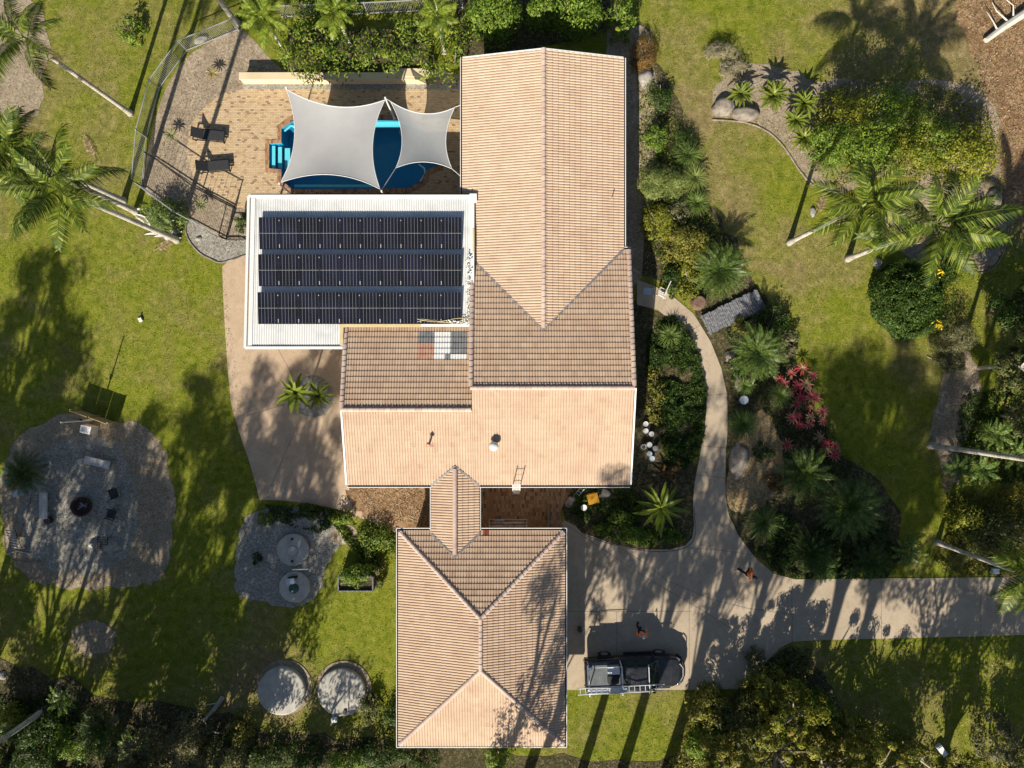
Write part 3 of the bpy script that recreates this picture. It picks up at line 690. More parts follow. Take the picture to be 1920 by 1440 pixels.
# cement edge line of the south gable ends
for p_, q_, w1 in (((6.6, -5.58, 3.03), (6.6, -.2, 4.56), .09), ((-9.2, -5.58, 3.03), (-9.2, -1.37, 4.22), .09), ((AR, YN+.03, ARz), (Aee, YN+.03, Aez), .07), ((AR, YN+.03, ARz), (Awe, YN+.03, Aez), .07)):
    vg = MB(); vg.bar(p_, q_, w1, .11); vg.build("verge_board", mt['white'], house)
def south_z(y): return 3.0+(y+5.58)*.288
x, y = G(926, 836, 3.75); vz = south_z(y)
b = MB(); b.lathe([(.15, -.1), (.15, .42), (.13, .42)], (x, y, vz), 18); v1 = b.build("roof_vent", mt['pipe'], house, smooth=False)
b = MB(); b.lathe([(.24, .40), (.255, .46), (.22, .54), (.10, .60), (.0, .62)], (x, y, vz), 24); b.build("vent_cap", mt['white'], v1, smooth=True)
b = MB(); b.lathe([(.262, .385), (.262, .44)], (x, y, vz), 24); b.build("cap_rim", mt['black'], v1)
x, y = G(805, 832, 3.8); vz = south_z(y)
b = MB(); b.lathe([(.055, -.1), (.055, .55)], (x, y, vz), 10); v2 = b.build("vent_pipe", mt['pipe'], house)
b = MB(); b.lathe([(.11, .53), (.12, .58), (.05, .66), (0, .68)], (x, y, vz), 12); b.build("pipe_cowl", mt['pipe'], v2)
b = MB(); b.box((x, y-.02, vz+.03), (.42, .36, .03)); b.build("pipe_flashing", mt['pipe'], v2)
x, y = G(1147, 372, 3.1); b = MB(); b.tube([(x, y, 2.9), (x, y, 3.35)], .025, 6); b.build("vent_pipe", mt['tilered'], house)
# short dark bars set across the west slope beside the patio roof
b = MB()
for k in range(14):
    for py_ in (np.linspace(392, 462, 14)[k],):
        x, y = G(902, py_, 2.99); b.box((x, y, 3.0), (.42 if k % 3 else .55, .045, .012), .0)
b.build("tile_dark_strip", mt['tiledark'], house)

# ------------------------------------------------------------------ garage
go = (-1.7, -14.1, 0)
garage = thing("garage", "square garage with a hipped tile roof beside the driveway", "garage", go)
o = Vector(go); rb = MB(); rest = dict(v=[], f=[], t=[]); singles = []
W_, E_, S_, N_ = -6.31, 2.92, -20.15, -8.19; ez = 2.9; an = (-1.70, -12.65, 4.2); as_ = (-1.70, -15.45, 4.2)
gcount = [0]
def rust(c, i, r):
    px = 960+c.x*F/(H-c.z); return 'tilerust' if (r == 0 and 902 < px < 913) else None
def oneg(c):
    return True
singles += roof_face(rb, rest, [(E_, N_, ez), (W_, N_, ez), an], single=oneg, specials=rust, tone=-.1)
def ones(c): return c.x < 1.2
nn = len(singles)
roof_face(rb, rest, [(E_, S_, ez), (E_, N_, ez), an, as_], tone=-.05)
roof_face(rb, rest, [(W_, N_, ez), (W_, S_, ez), as_, an], tone=.05)
more = roof_face(rb, rest, [(W_, S_, ez), (E_, S_, ez), as_], single=lambda c: c.y > -17.9, tone=.1)
print("garage singles", nn, len(more))
singles += more
groof = rb.build("roof", mt['tile'], garage)
finish_tiles(groof, rest, singles, o)
caps(groof, [(an, as_), ((E_-.05, N_-.05, ez), an), ((W_+.05, N_-.05, ez), an), ((E_-.05, S_+.05, ez), as_), ((W_+.05, S_+.05, ez), as_)], o, wd=.24, h=.09)
b = MB()
for x, y in ((W_+.12, N_-.12), (E_-.12, N_-.12), (W_+.12, S_+.12), (E_-.12, S_+.12)): b.box((x, y, ez+.10), (.22, .22, .03), math.pi/4)
b.build("corner_flashing", mt['bluegrey'], garage)
gutter(garage, [((W_, S_, ez), (E_, S_, ez)), ((E_, S_, ez), (E_, N_, ez)), ((E_, N_, ez), (-1.75, N_, ez)), ((-4.55, N_, ez), (W_, N_, ez)), ((W_, N_, ez), (W_, S_, ez))])
wl = MB(); room(W_+.6, S_+.6, E_-.6, N_-.6, 2.8)
wl.build("wall", mt['cream'], garage)
for y in (-12.0, -16.4):
    b = MB(); b.box((E_-.48, y, 1.15), (.08, 2.9, 2.3)); dd = b.build("garage_door", mt['white'], garage)
    b = MB(); b.box((E_-.42, y, .35), (.06, .3, .04)); b.build("handle", mt['black'], dd)

# ------------------------------------------------------------------ white patio roof with the solar array
pr = thing("patio_roof", "white corrugated metal patio roof carrying rows of solar panels", "patio roof", (-8.5, 6.0, 0))
def pz(y): return 3.10+(10.42-y)*(.35/8.43)
def corr(x0, x1, ya, yb, m, name, per=.130, amp=.022):
    n = int((x1-x0)/per*4); b = MB(); vs = []; fs = []
    for i in range(n+1):
        x = x0+(x1-x0)*i/n; h = (0, amp, amp, 0)[i % 4]
        for y in (ya, yb): vs.append((x, y, pz(y)+h))
    for i in range(n): fs.append((2*i+1, 2*i, 2*i+2, 2*i+3))
    fs = [f[::-1] for f in fs]
    b.add(vs, fs); return b.build(name, m, pr)
corr(-14.5, -2.30, 10.35, 3.30, mt['whitemetal'], "corrugated_sheet")
corr(-14.5, -9.45, 3.302, 2.08, mt['whitemetal'], "corrugated_sheet")
b = MB(); cr = .09
for a, c in (((-14.6, 10.42), (-2.2, 10.42)), ((-14.6, 10.42), (-14.66, 1.99)), ((-14.66, 1.99), (-9.3, 1.99))):
    b.bar((a[0], a[1], pz(a[1])+.0), (c[0], c[1], pz(c[1])+.0), .14, .16)
b.bar((-2.2, 10.5, pz(10.4)), (-2.2, 3.3, pz(3.3)), .22, .10); b.bar((-14.35, 10.3, pz(10.3)+.03), (-14.4, 2.1, pz(2.1)+.03), .22, .03)
b.bar((-14.4, 2.16, pz(2.1)-.02), (-9.3, 2.16, pz(2.1)-.02), .26, .03)
b.build("fascia", mt['white'], pr)
b = MB(); b.bar((-14.5, 10.54, pz(10.4)-.03), (-2.4, 10.54, pz(10.4)-.03), .05, .10); b.build("gutter_channel", mt['dark'], pr)
b = MB(); b.bar((-9.38, 3.26, pz(3.2)+.04), (-5.0, 3.26, pz(3.2)+.04), .26, .05); b.bar((-9.36, 3.4, pz(3.4)+.03), (-9.36, 2.0, pz(2)+.03), .16, .05)
b.bar((-2.13, 8.6, pz(8.6)+.055), (-2.13, 7.3, pz(7.3)+.055), .10, .03)
b.build("flashing", mt['yellowflash'], pr)
b = MB(); b.bar((-5.0, 3.24, pz(3.2)+.04), (-2.1, 3.24, pz(3.2)+.04), .18, .05); b.bar((-2.35, 10.3, pz(10.3)+.06), (-1.95, 10.3, pz(10.3)+.06), .5, .04)
b.build("flashing", mt['white'], pr)
for x, y in ((-14.3, 10.0), (-14.3, 2.4), (-9.8, 2.4), (-10.5, 10.0), (-6.6, 10.0)):
    b = MB(); b.box((x, y, 1.5), (.1, .1, 3.0)); b.build("post", mt['white'], pr)
# crumpled foam strips stuffed along the join
r = random.Random(5); vs = []; fs = []
for k in range(150):
    t = r.random()
    if r.random() < .75: x, y = -2.40+r.gauss(0, .06), 7.3-t*4.1
    else: x, y = -2.5-t*t*1.2, 3.42+r.gauss(0, .06)
    z = pz(y)+.06+r.random()*.1; a = r.random()*6.28; l = r.uniform(.03, .10); wd = l*.45
    n = len(vs); c_, s_ = math.cos(a), math.sin(a)
    for (uu, vv, ww) in ((-l, -wd, 0), (l, -wd*.6, .03), (l*.8, wd, .06), (-l*.7, wd*.7, -.02)): vs.append(Vector((x+uu*c_-vv*s_, y+uu*s_+vv*c_, z+ww+r.uniform(-.02, .03))))
    fs.append((n, n+1, n+2, n+3))
me = mesh("foam_filler", [v-off(pr) for v in vs], fs, mt['fleece']); ob = inst("foam_filler", me, pr); ob['kind'] = 'stuff'
b = MB()
for k in range(3):
    pts = []
    for i in range(14):
        t = i/13; pts.append((-5.2+2.8*t, 3.42+.10*math.sin(t*6+k*1.3)+.05*k, pz(3.3)+.09+.02*k))
    b.tube(pts, .016, 5)
b.build("cable", mt['yellowflash'], pr)

# solar panels: 3 rows of 10, each a thing
PW, PL = 1.076, 1.71
def panel_meshes():
    b = MB(); b.box((0, 0, 0), (PW, PL, .035)); gl = mesh("cells", b.v, b.f, mt['cells'])
    b = MB(); e = .016
    for y in (-PL/2-e/2, PL/2+e/2): b.box((0, y, .004), (PW+2*e, e, .05))
    for x in (-PW/2-e/2, PW/2+e/2): b.box((x, 0, .004), (e, PL, .05))
    fr = mesh("frame", b.v, b.f, mt['black'])
    b = MB(); b.box((0, 0, .0205), (PW, .016, .004)); mid = mesh("centre_strip", b.v, b.f, mt['galv'])
    b = MB()
    for y in (PL/2-.16, -PL/2+.16): b.box((PW/2+.02, y, .034), (.045, .07 if y > 0 else .20, .012))
    cl = mesh("clamp", b.v, b.f, mt['galv'])
    b = MB()
    for x in (-.35, .35):
        b.box((x, PL/2-.12, -.11), (.03, .03, .18)); b.box((x, -PL/2+.1, -.06), (.03, .03, .10))
        b.box((x, 0, -.04), (.04, PL+.06, .04))
    rl = mesh("mounting_rail", b.v, b.f, mt['alu'])
    return gl, fr, mid, cl, rl
pm = panel_meshes()
ordn = ["first", "second", "third", "fourth", "fifth", "sixth", "seventh", "eighth", "ninth", "tenth"]
rown = ["row nearest the swimming pool", "middle row", "row nearest the tiled roof"]
for row, (ya, yb) in enumerate(((9.18, 7.44), (7.13, 5.39), (5.02, 3.31))):
    yc = (ya+yb)/2; zl = pz(yb)+.07; zh = pz(ya)+.25; tilt = math.atan2(zh-zl, ya-yb)
    for k in range(10):
        x = -13.94+1.117*(k+.5)-.004*row
        t = thing("solar_panel", f"solar panel, {ordn[k]} from the lawn end, {rown[row]}", "solar panel", (x, yc, (zl+zh)/2), group="solar panels on the white roof")
        t.rotation_euler = (tilt, 0, 0)
        for nme, me in zip(("cells", "frame", "centre_strip", "clamp", "mounting_rail"), pm):
            if nme == 'clamp' and k == 9: continue
            inst(nme, me, t)

# ------------------------------------------------------------------ swimming pool
pool = thing("swimming_pool", "blue swimming pool with entry steps half hidden under two shade sails", "swimming pool", (G(660, 290)[0], G(660, 290)[1], 0))
b = MB(); n = len(PO); po = PO if sum(PO[i][0]*PO[(i+1) % n][1]-PO[(i+1) % n][0]*PO[i][1] for i in range(n)) > 0 else PO[::-1]
b.add([(x, y, .03) for x, y in po]+[(x, y, -1.35) for x, y in po], [(i, n+i, n+(i+1) % n, (i+1) % n) for i in range(n)]+[tuple(range(n, 2*n))])
b.build("shell", mt['fibreglass'], pool)
b = MB(); b.add([(x, y, -.10) for x, y in po], [tuple(range(n))]); me_o = b.build("water", mt['water'], pool)
b = MB()
for (a, c) in (((549, 229), (752, 229)), ((552, 352), (700, 352))): b.bar(P(*a, -.3)+Vector((0, -.17 if a[1] < 300 else .1, 0)), P(*c, -.3)+Vector((0, -.17 if a[1] < 300 else .1, 0)), .32 if a[1] < 300 else .16, .12)
b.build("ledge", mt['poolstep'], pool)
for k, (x0, x1, z) in enumerate(((506, 515, -.18), (516, 526, -.32), (527, 540, -.48))):
    b = MB(); x, y = G((x0+x1)/2+1, 293); b.box((x, y, z), ((x1-x0-3)*H/F, 42*H/F-.04*k, .1)); b.build("step", mt['poolstep'], pool)
b = MB(); b.tube([P(533, 246, -.2), P(545, 236, -.2), P(551, 236, -.2)], .06, 6); b.build("bench_edge", mt['poolstep'], pool)
b = MB(); b.tube([P(785, 308, -.14), P(796, 316, -.12), P(797, 326, -.12), P(788, 340, -.12)], .05, 6); b.build("bench_edge", mt['poolstep'], pool)
def ring(pts, d):
    out = []; n = len(pts)
    for i in range(n):
        a, c, e = Vector(pts[i-1]), Vector(pts[i]), Vector(pts[(i+1) % n]); t = ((c-a).normalized()+(e-c).normalized()).normalized(); out.append(tuple(c+Vector((t.y, -t.x))*d))
    return out
po2 = ring(po, .34); b = MB()
b.add([(x, y, .045) for x, y in po]+[(x, y, .04) for x, y in po2]+[(x, y, .0) for x, y in po2], [(n+i, n+(i+1) % n, (i+1) % n, i)[::1] for i in range(n)]+[(2*n+i, 2*n+(i+1) % n, n+(i+1) % n, n+i) for i in range(n)])
b.build("coping", mt['coping'], pool)

# ------------------------------------------------------------------ shade sails
def sail(name, label, corners, sag, m, dip):
    cs = [Vector(c) for c in corners]; t = thing(name, label, "shade sail", (sum(c.x for c in cs)/4, sum(c.y for c in cs)/4, 0)); K = 22
    def edge(a, c, s, u):
        mid = sum(cs, Vector())/4; p = a.lerp(c, u); q = 4*u*(1-u); d = (mid-(a+c)/2); d.z = 0
        return p+d.normalized()*s*q*(c-a).length-Vector((0, 0, .12*q))
    vs = []
    A, B, C_, D = cs
    for j in range(K+1):
        v = j/K
        for i in range(K+1):
            u = i/K
            s1 = edge(A, B, sag, u)*(1-v)+edge(D, C_, sag, u)*v; s2 = edge(A, D, sag, v)*(1-u)+edge(B, C_, sag, v)*u
            s3 = A*(1-u)*(1-v)+B*u*(1-v)+C_*u*v+D*(1-u)*v; vs.append(s1+s2-s3-Vector((0, 0, dip*16*u*(1-u)*v*(1-v))))
    fs = [(j*(K+1)+i, (j+1)*(K+1)+i, (j+1)*(K+1)+i+1, j*(K+1)+i+1) for j in range(K) for i in range(K)]
    b = MB(); b.add(vs, fs); c = b.build("cloth", m, t, smooth=True)
    b = MB(); bd = [vs[i] for i in range(K+1)]+[vs[j*(K+1)+K] for j in range(1, K+1)]+[vs[K*(K+1)+i] for i in range(K-1, -1, -1)]+[vs[j*(K+1)] for j in range(K-1, -1, -1)]
    b.tube(bd, .022, 5); b.build("hem_cable", mt['alu'], t); return t
s1 = sail("shade_sail", "large pale grey shade sail stretched over the left half of the pool", [P(537, 167, 3.3), P(722, 187, 3.0), P(713, 355, 3.2), P(526, 342, 2.7)], .115, mt['sail'], .15)
s2 = sail("shade_sail", "smaller thin grey shade sail hung between the big sail and the house", [P(732, 190, 2.7), P(853, 201, 2.5), P(848, 317, 2.4), P(742, 315, 2.5)], .13, mt['sail2'], .10)
def rope(parent, a, c): b = MB(); b.tube([a, c], .015, 5); b.build("rope", mt['white'], parent)
rope(s2, P(732, 190, 2.7), P(722, 184, 3.05)); rope(s2, P(853, 201, 2.5), Vector((-2.62, G(0, 192, 2.7)[1], 2.6))); rope(s2, P(848, 317, 2.4), Vector((-2.62, G(0, 337, 2.7)[1], 2.6))); rope(s2, P(742, 315, 2.5), P(715, 357, 3.15))
for (px, py, z, lab) in ((722, 183, 3.12, "white steel post holding the corner between the two shade sails"), (536, 164, 3.4, "slim white post at the top left corner of the big shade sail"), (523, 344, 2.8, "slim white post at the lower left corner of the big shade sail"), (715, 358, 3.25, "white post at the lower right corner of the big shade sail")):
    tp = P(px, py, z); t = thing("sail_post", lab, "post", (tp.x, tp.y, 0), group="shade sail posts"); b = MB(); b.tube([(tp.x, tp.y, 0), tp], .05, 10); b.build("pole", mt['white'], t)
    b = MB(); b.lathe([(.12, 0), (.12, .06)], (tp.x, tp.y, .02), 10); b.build("base_plate", mt['galv'], t)

# ------------------------------------------------------------------ garden wall and pool fence
t = thing("garden_wall", "cream rendered retaining wall between the hedge and the pool paving", "wall", (G(630, 155)[0], G(630, 155)[1], 0))
b = MB(); x0, y0 = G(458, 158); x1, _ = G(800, 158); b.box(((x0+x1)/2, y0+.10, .36), (x1-x0, .2, .72)); b.build("wall_face", mt['cream'], t, bevel=.01)
b = MB(); b.box(((x0+x1)/2, y0+.16, .74), (x1-x0+.04, .42, .05)); b.build("coping", mt['cream'], t)
b = MB(); b.box((x1-.9, y0+.35, .79), (2.4, .45, .06)); b.build("pier_cap", mt['cream'], t)
b = MB(); b.box(((x0+x1)/2+1.5, y0+1.7, .30), (x1-x0-2.6, 2.6, .6)); b.build("raised_soil", mt['bed'], t)

def fence(label, px, z=1.25, step=.10, rail=.045, m='galv'):
    pts = [P(*p) for p in px]; t = thing("pool_fence", label, "fence", tuple(pts[0])); n = 0
    for a, c in zip(pts[:-1], pts[1:]):
        for h in (z, .12): b = MB(); b.bar(a+Vector((0, 0, h)), c+Vector((0, 0, h)), rail, .035); b.build("rail", mt[m], t)
        b = MB(); L = (c-a).length; k = int(L/step)
        for i in range(1, k):
            p = a.lerp(c, i/k); b.bar(p+Vector((0, 0, .12)), p+Vector((0, 0, z)), .014, .014)
        ob = b.build("bars", mt[m], t); ob['kind'] = 'stuff'
    for p in pts: b = MB(); b.box((p.x, p.y, z/2+.03), (.06, .06, z+.06)); b.build("post", mt[m], t)
    return t
fence("curved silver pool fence along the lawn beside the mulch bed", [(448, 57), (352, 96), (300, 167), (276, 258), (268, 350)])
fence("silver pool fence along the gravel path above the lawn", [(268, 350), (345, 407), (425, 449)])
fence("silver fence running behind the long hedge", [(530, 33), (690, 27), (790, 22), (868, 16)])
fence("low dark fence standing inside the mulch beside the patio roof", [(290, 297), (380, 356), (440, 388), (425, 449), (463, 449)], 1.1, m='rubber', step=.3)
# ------------------------------------------------------------------ sun loungers
def lounger(px, py, rz, label):
    x, y = G(px, py, .35); t = thing("sun_lounger", label, "sun lounger", (x, y, 0), rz, "sun loungers beside the pool")
    b = MB()
    for yy in (-.33, .33): b.box((0, yy, .30), (1.9, .05, .05))
    for xx in (-.93, .93): b.box((xx, 0, .30), (.05, .66, .05))
    b.build("frame", mt['black'], t, world=False)
    b = MB(); b.box((.30, 0, .345), (1.25, .60, .03)); b.build("seat", mt['sling'], t, world=False, bevel=.01)
    Mx = Matrix.Translation((-.33, 0, .35)) @ Matrix.Rotation(math.radians(38), 4, 'Y') @ Matrix.Translation((-.34, 0, 0))
    b = MB(); b.box(None, (.70, .60, .03), M=Mx); b.build("backrest", mt['sling'], t, world=False, bevel=.01)
    b = MB(); b.bar((-.78, 0, .66), (-.55, 0, .30), .04, .04); b.build("prop", mt['black'], t, world=False)
    for xx in (-.85, .85):
        for yy in (-.32, .32): b = MB(); b.box((xx, yy, .14), (.05, .05, .28)); b.build("leg", mt['black'], t, world=False)
lounger(391, 253, math.radians(-5), "black sun lounger on the paving, the upper one of two")
lounger(400, 311, math.radians(5), "black sun lounger on the paving nearer the gravel path")

# ------------------------------------------------------------------ water tanks
def disc_tank(px, py, r, z, label, kind):
    x, y = G(px, py, z); R = r*(H-z)/F; t = thing("water_tank", label, "water tank", (x, y, 0))
    b = MB(); b.lathe([(R, -.05), (R, z-.03), (R-.03, z), (R-.10, z+.02), (0, z+.05)], (x, y, 0), 48); b.build("lid_slab", mt['tank'], t)
    if kind == 'a':
        for dy, rr in ((.62*R*1.0, .08), (-.64*R, .08)): b = MB(); b.lathe([(rr, z+.02), (rr, z+.05)], (x-.03, y+dy*1.1, 0), 12); b.build("plug", mt['black'], t)
        b = MB(); b.lathe([(.31, z+.03), (.31, z+.075), (.29, z+.08), (0, z+.085)], (x, y-.05, 0), 20); b.build("hatch", mt['tank'], t)
        b = MB(); b.lathe([(.325, z+.03), (.325, z+.055)], (x, y-.05, 0), 20); b.build("hatch_rim", mt['dark'], t)
    if kind == 'b':
        b = MB(); b.box((x-.16, y+.42, z+.16), (.52, .34, .28), .15); b.build("pump_cover", mt['bluegrey'], t, bevel=.03)
        b = MB(); b.box((x-.05, y+.62, z+.13), (.5, .12, .2), .15); b.build("pump", mt['dark'], t)
        b = MB(); b.lathe([(.30, z+.03), (.30, z+.09), (.25, z+.13), (0, z+.15)], (x-.02, y-.06, 0), 20); b.build("hatch", mt['green'], t, smooth=True)
        for dx, dy in ((-.07, -.2), (0, -.66)): b = MB(); b.lathe([(.06, z+.1), (.06, z+.2), (0, z+.21)], (x+dx, y+dy, 0), 12); b.build("inlet", mt['white'], t)
    if kind == 'd':
        b = MB(); b.lathe([(.13, z), (.13, z+.1)], (x+.24, y-1.12, 0), 14); b.build("inlet_hole", mt['black'], t)
        b = MB(); b.tube([(x+.42, y-1.25, z+.1), (x+.42, y-.6, z+.12)], .03, 6); b.build("pipe", mt['tank'], t)
disc_tank(549, 1031, 30, .22, "round grey concrete tank lid with central hatch, upper of two on the gravel", 'a')
disc_tank(552, 1101, 29, .20, "round concrete tank lid with blue pump cover and green hatch", 'b')
disc_tank(527, 1297, 44.5, .32, "large round pale water tank half covered in tree shadow, the left one below the lawn", 'c')
disc_tank(640, 1299, 44.5, .26, "large round pale water tank with a small dark inlet beside the garage lawn", 'd')
for (px, py) in ((527, 1297), (640, 1299)):
    cx, cy = G(px, py, .0); 
    r_, n_ = 52, 40; sheet("tank_surround", [(960+(px-960)*.985+r_*math.cos(i*math.tau/n_), 720+(py-720)*.985-r_*math.sin(i*math.tau/n_)) for i in range(n_)], .03, mt['dirt'], curve=False)
b = MB(); b.tube([P(549, 1068, .5), P(580, 1067, .55), P(582, 1071, .5)], .035, 8); b.tube([P(549, 1068, .5), P(549, 1068, .1)], .035, 8)
tag(b.build("water_pipe", mt['white']), "white bent pipe lying between the two small tank lids", "pipe")
t = thing("pressure_pump", "small pale blue pump box at the foot of the right large tank", "pump", tuple(P(627, 1349)))
b = MB(); x, y = G(627, 1349, .3); b.box((x, y, .28), (.34, .30, .3), .2); b.build("housing", mt['bluegrey'], t, bevel=.03)
b = MB(); b.box((x, y, .45), (.2, .12, .05), .2); b.build("lid", mt['white'], t)

# ------------------------------------------------------------------ fire pit corner
def bench(px, py, rz, label):
    x, y = G(px, py, .45); t = thing("log_bench", label, "bench", (x, y, 0), rz, "plank benches round the fire pit")
    b = MB(); b.box((0, 0, .44), (1.55, .46, .10)); b.build("seat", mt['benchwood'], t, world=False, bevel=.02)
    for s in (-.5, .5): b = MB(); b.box((s, 0, .20), (.22, .34, .40)); b.build("leg", mt['wood'], t, world=False)
bench(182, 867, math.radians(-14), "pale timber bench above the fire pit beside a round stump")
bench(81, 948, math.radians(90), "pale timber bench on the left side of the fire pit")
x, y = G(149, 866, .4); t = thing("stump_stool", "round pale stump stool at the end of the upper bench", "stool", (x, y, 0)); b = MB(); b.lathe([(.18, 0), (.17, .38), (.16, .4), (0, .4)], (x, y, 0), 16); b.build("log", mt['benchwood'], t)
x, y = G(86, 977, .4); t = thing("stump_stool", "round dark stool below the left bench", "stool", (x, y, 0)); b = MB(); b.lathe([(.2, 0), (.22, .3), (.2, .34), (0, .34)], (x, y, 0), 16); b.build("log", mt['black'], t)
x, y = G(154, 949, .2); t = thing("fire_pit", "round rusty steel fire pit filled with ash and charred logs", "fire pit", (x, y, 0))
b = MB(); b.lathe([(.50, 0), (.60, .38), (.57, .38), (.47, .04), (0, .04)], (x, y, 0), 28); b.build("bowl", M("rusty_steel", [(.05, .03, .025), (.11, .06, .045)], 6, rough=.9), t)
for k in range(3): b = MB(); b.tube([(x-.3+.1*k, y-.2+.2*k, .12+.05*k), (x+.3, y+.2-.14*k, .12+.05*k)], .06, 7); b.build("charred_log", mt['wood'], t)
def camp_chair(px, py, rz, label):
    x, y = G(px, py, .45); t = thing("camp_chair", label, "chair", (x, y, 0), rz, "black camp chairs by the fire pit")
    b = MB(); b.box((0, 0, .42), (.52, .5, .03)); b.build("seat", mt['sling'], t, world=False, bevel=.01)
    b = MB(); b.bar((-.24, 0, .42), (-.42, 0, .88), .5, .03); b.build("backrest", mt['sling'], t, world=False)
    for sx in (-.24, .24):
        for sy in (-.26, .26): b = MB(); b.tube([(sx, sy, .6 if sx > 0 else .45), (-sx*.9, sy, 0)], .014, 5); b.build("leg", mt['black'], t, world=False)
    for sy in (-.28, .28): b = MB(); b.box((0, sy, .60), (.5, .06, .025)); b.build("armrest", mt['black'], t, world=False)
camp_chair(212, 926, math.radians(200), "black folding camp chair right of the fire pit, upper of two")
camp_chair(208, 964, math.radians(165), "black folding camp chair right of the fire pit, lower of two")
def rockmesh(seed, flat=.6):
    bm = bmesh.new(); bmesh.ops.create_icosphere(bm, subdivisions=3, radius=1.0); r = random.Random(seed)
    from mathutils import noise as nz
    ov = Vector((seed*3.1, seed*1.7, 0))
    for v in bm.verts:
        d = 1+.35*nz.noise(v.co*1.1+ov)+.12*nz.noise(v.co*3+ov); v.co = Vector((v.co.x*d, v.co.y*d, max(v.co.z*d*flat, -.25)))
    me = bpy.data.meshes.new("stone"); bm.to_mesh(me); bm.free(); me.polygons.foreach_set('use_smooth', [True]*len(me.polygons)); return me
rocks = [rockmesh(i) for i in range(5)]
def rock(px, py, rx, ry, label, m='rock', rz=0.0, h=None, group=None, name="boulder", cat="boulder"):
    h = h or (rx+ry)/2*H/F*.8; x, y = G(px, py, h*.5)
    k = abs(hash_(px, py)) % 5; me = rocks[k].copy(); me.materials.append(mt[m])
    o = inst(name, me, None, (x, y, 0), (0, 0, rz), (rx*H/F, ry*H/F, h/.6)); return tag(o, label, cat, group)
def hash_(a, b): return int(a*31+b*17)
rock(206, 1025, 15, 12, "pale grey boulder right of a metal fire grate", 'palerock')
rock(176, 1020, 11, 9, "smaller pale stone left of the metal fire grate", 'palerock')
x, y = G(192, 1018, .3); t = thing("fire_grate", "dark metal grate lying between two pale stones", "grate", (x, y, 0))
b = MB()
for k in range(6): b.tube([(x-.3, y+.35-.14*k, .3), (x+.3, y+.33-.14*k, .3)], .015, 5)
b.tube([(x-.3, y+.35, .3), (x-.3, y-.35, .3)], .02, 5); b.tube([(x+.3, y+.33, .3), (x+.3, y-.37, .3)], .02, 5)
b.build("grid", mt['rubber'], t)
for sx in (-.28, .28):
    for sy in (-.3, .3): b = MB(); b.tube([(x+sx, y+sy, 0), (x+sx, y+sy, .3)], .02, 5); b.build("leg", mt['rubber'], t)
# timber screen and pole
a, c = P(152, 769), P(220, 793); t = thing("timber_screen", "low screen of three tan boards standing above the fire pit", "screen", tuple((a+c)/2))
for k in range(3):
    p, q = a.lerp(c, k/3+.004), a.lerp(c, (k+1)/3-.004); b = MB(); b.bar(p+Vector((0, 0, .56)), q+Vector((0, 0, .56)), .03, 1.1); b.build("board", mt['timber'], t)
for k in (0, .5, 1): p = a.lerp(c, k)+Vector((.03, .06, 0)); b = MB(); b.box((p.x, p.y, .55), (.07, .07, 1.1)); b.build("post", mt['timber'], t)
x, y = G(184, 786); t = thing("tall_pole", "tall thin pole standing against the timber screen, casting a long line of shadow", "pole", (x, y, 0))
b = MB(); b.tube([(x, y, 0), (x, y, 3.4)], [.05, .035], 8); b.build("shaft", mt['galv'], t)
b = MB(); b.box((x, y+.05, 1.7), (.14, .12, .18)); b.build("bracket", mt['black'], t)
x, y = G(166, 805, .5); t = thing("garden_sink", "white sink cabinet below the timber screen", "sink", (x, y, 0), math.radians(-12))
b = MB(); b.box((0, 0, .42), (.62, .46, .8)); b.build("cabinet", mt['white'], t, world=False, bevel=.02)
b = MB(); b.box((-.08, 0, .825), (.36, .30, .02)); b.build("basin", mt['galv'], t, world=False); b = MB(); b.tube([(.2, .1, .8), (.2, .1, 1.0), (.08, .05, 1.0)], .018, 6); b.build("tap", mt['chrome'], t, world=False)
x, y = G(33, 925, .4); t = thing("tap_post", "white tap box on a post by the dark cycad", "tap", (x, y, 0)); b = MB(); b.box((x, y, .3), (.26, .34, .6)); b.build("box", mt['bluegrey'], t, bevel=.02)
b = MB(); b.tube([(x-.1, y, .5), (x-.45, y-.04, .5)], .03, 6); b.build("spout", mt['white'], t)
b = MB(); x, y = G(16, 893, .1)
for k in range(4): b.tube([(x+(.42+.03*k)*math.cos(a_)*.8, y+(.5+.02*k)*math.sin(a_), .03+.03*k) for a_ in np.linspace(0, 6.28, 26)], .014, 5)
tag(b.build("garden_hose", M("green_hose", [(.12, .34, .27), (.16, .42, .34)], 3, rough=.5)), "coiled pale green garden hose left of the dark cycad", "hose")
# slatted seat frame
a, c = P(14, 997), P(30, 1028); t = thing("slatted_seat", "old seat frame of white slats at the edge of the fire pit ground", "seat", tuple(a))
for k in range(7):
    p = P(13, 995, .4).lerp(P(27, 1027, .4), k/6); b = MB(); b.bar(p+Vector((-.15, .05, 0)), p+Vector((.40, -.05, .03)), .06, .03); b.build("slat", mt['benchwood'], t)
for s in (P(12, 994, .35), P(28, 993, .35)): b = MB(); b.tube([s, s+Vector((.4, -1.1, 0)), s+Vector((.4, -1.1, -.35))], .02, 5); b.build("frame", mt['black'], t)
b = MB(); b.tube([P(12, 1040, .08), P(30, 1033, .08), P(58, 1039, .08)], .03, 6); tag(b.build("garden_stake", mt['galv']), "thin bent metal rod lying below the slatted seat", "rod")
b = MB(); b.tube([P(58, 928, .04), P(47, 975, .04), P(36, 1006, .04)], .03, 6); tag(b.build("timber_edge", mt['bark']), "dark timber edging strip left of the left bench", "edging")
b = MB(); b.tube([P(22, 1051, .04), P(50, 1053, .04), P(82, 1053, .04)], .03, 6); tag(b.build("timber_edge", mt['bark']), "dark timber edging strip below the slatted seat", "edging")

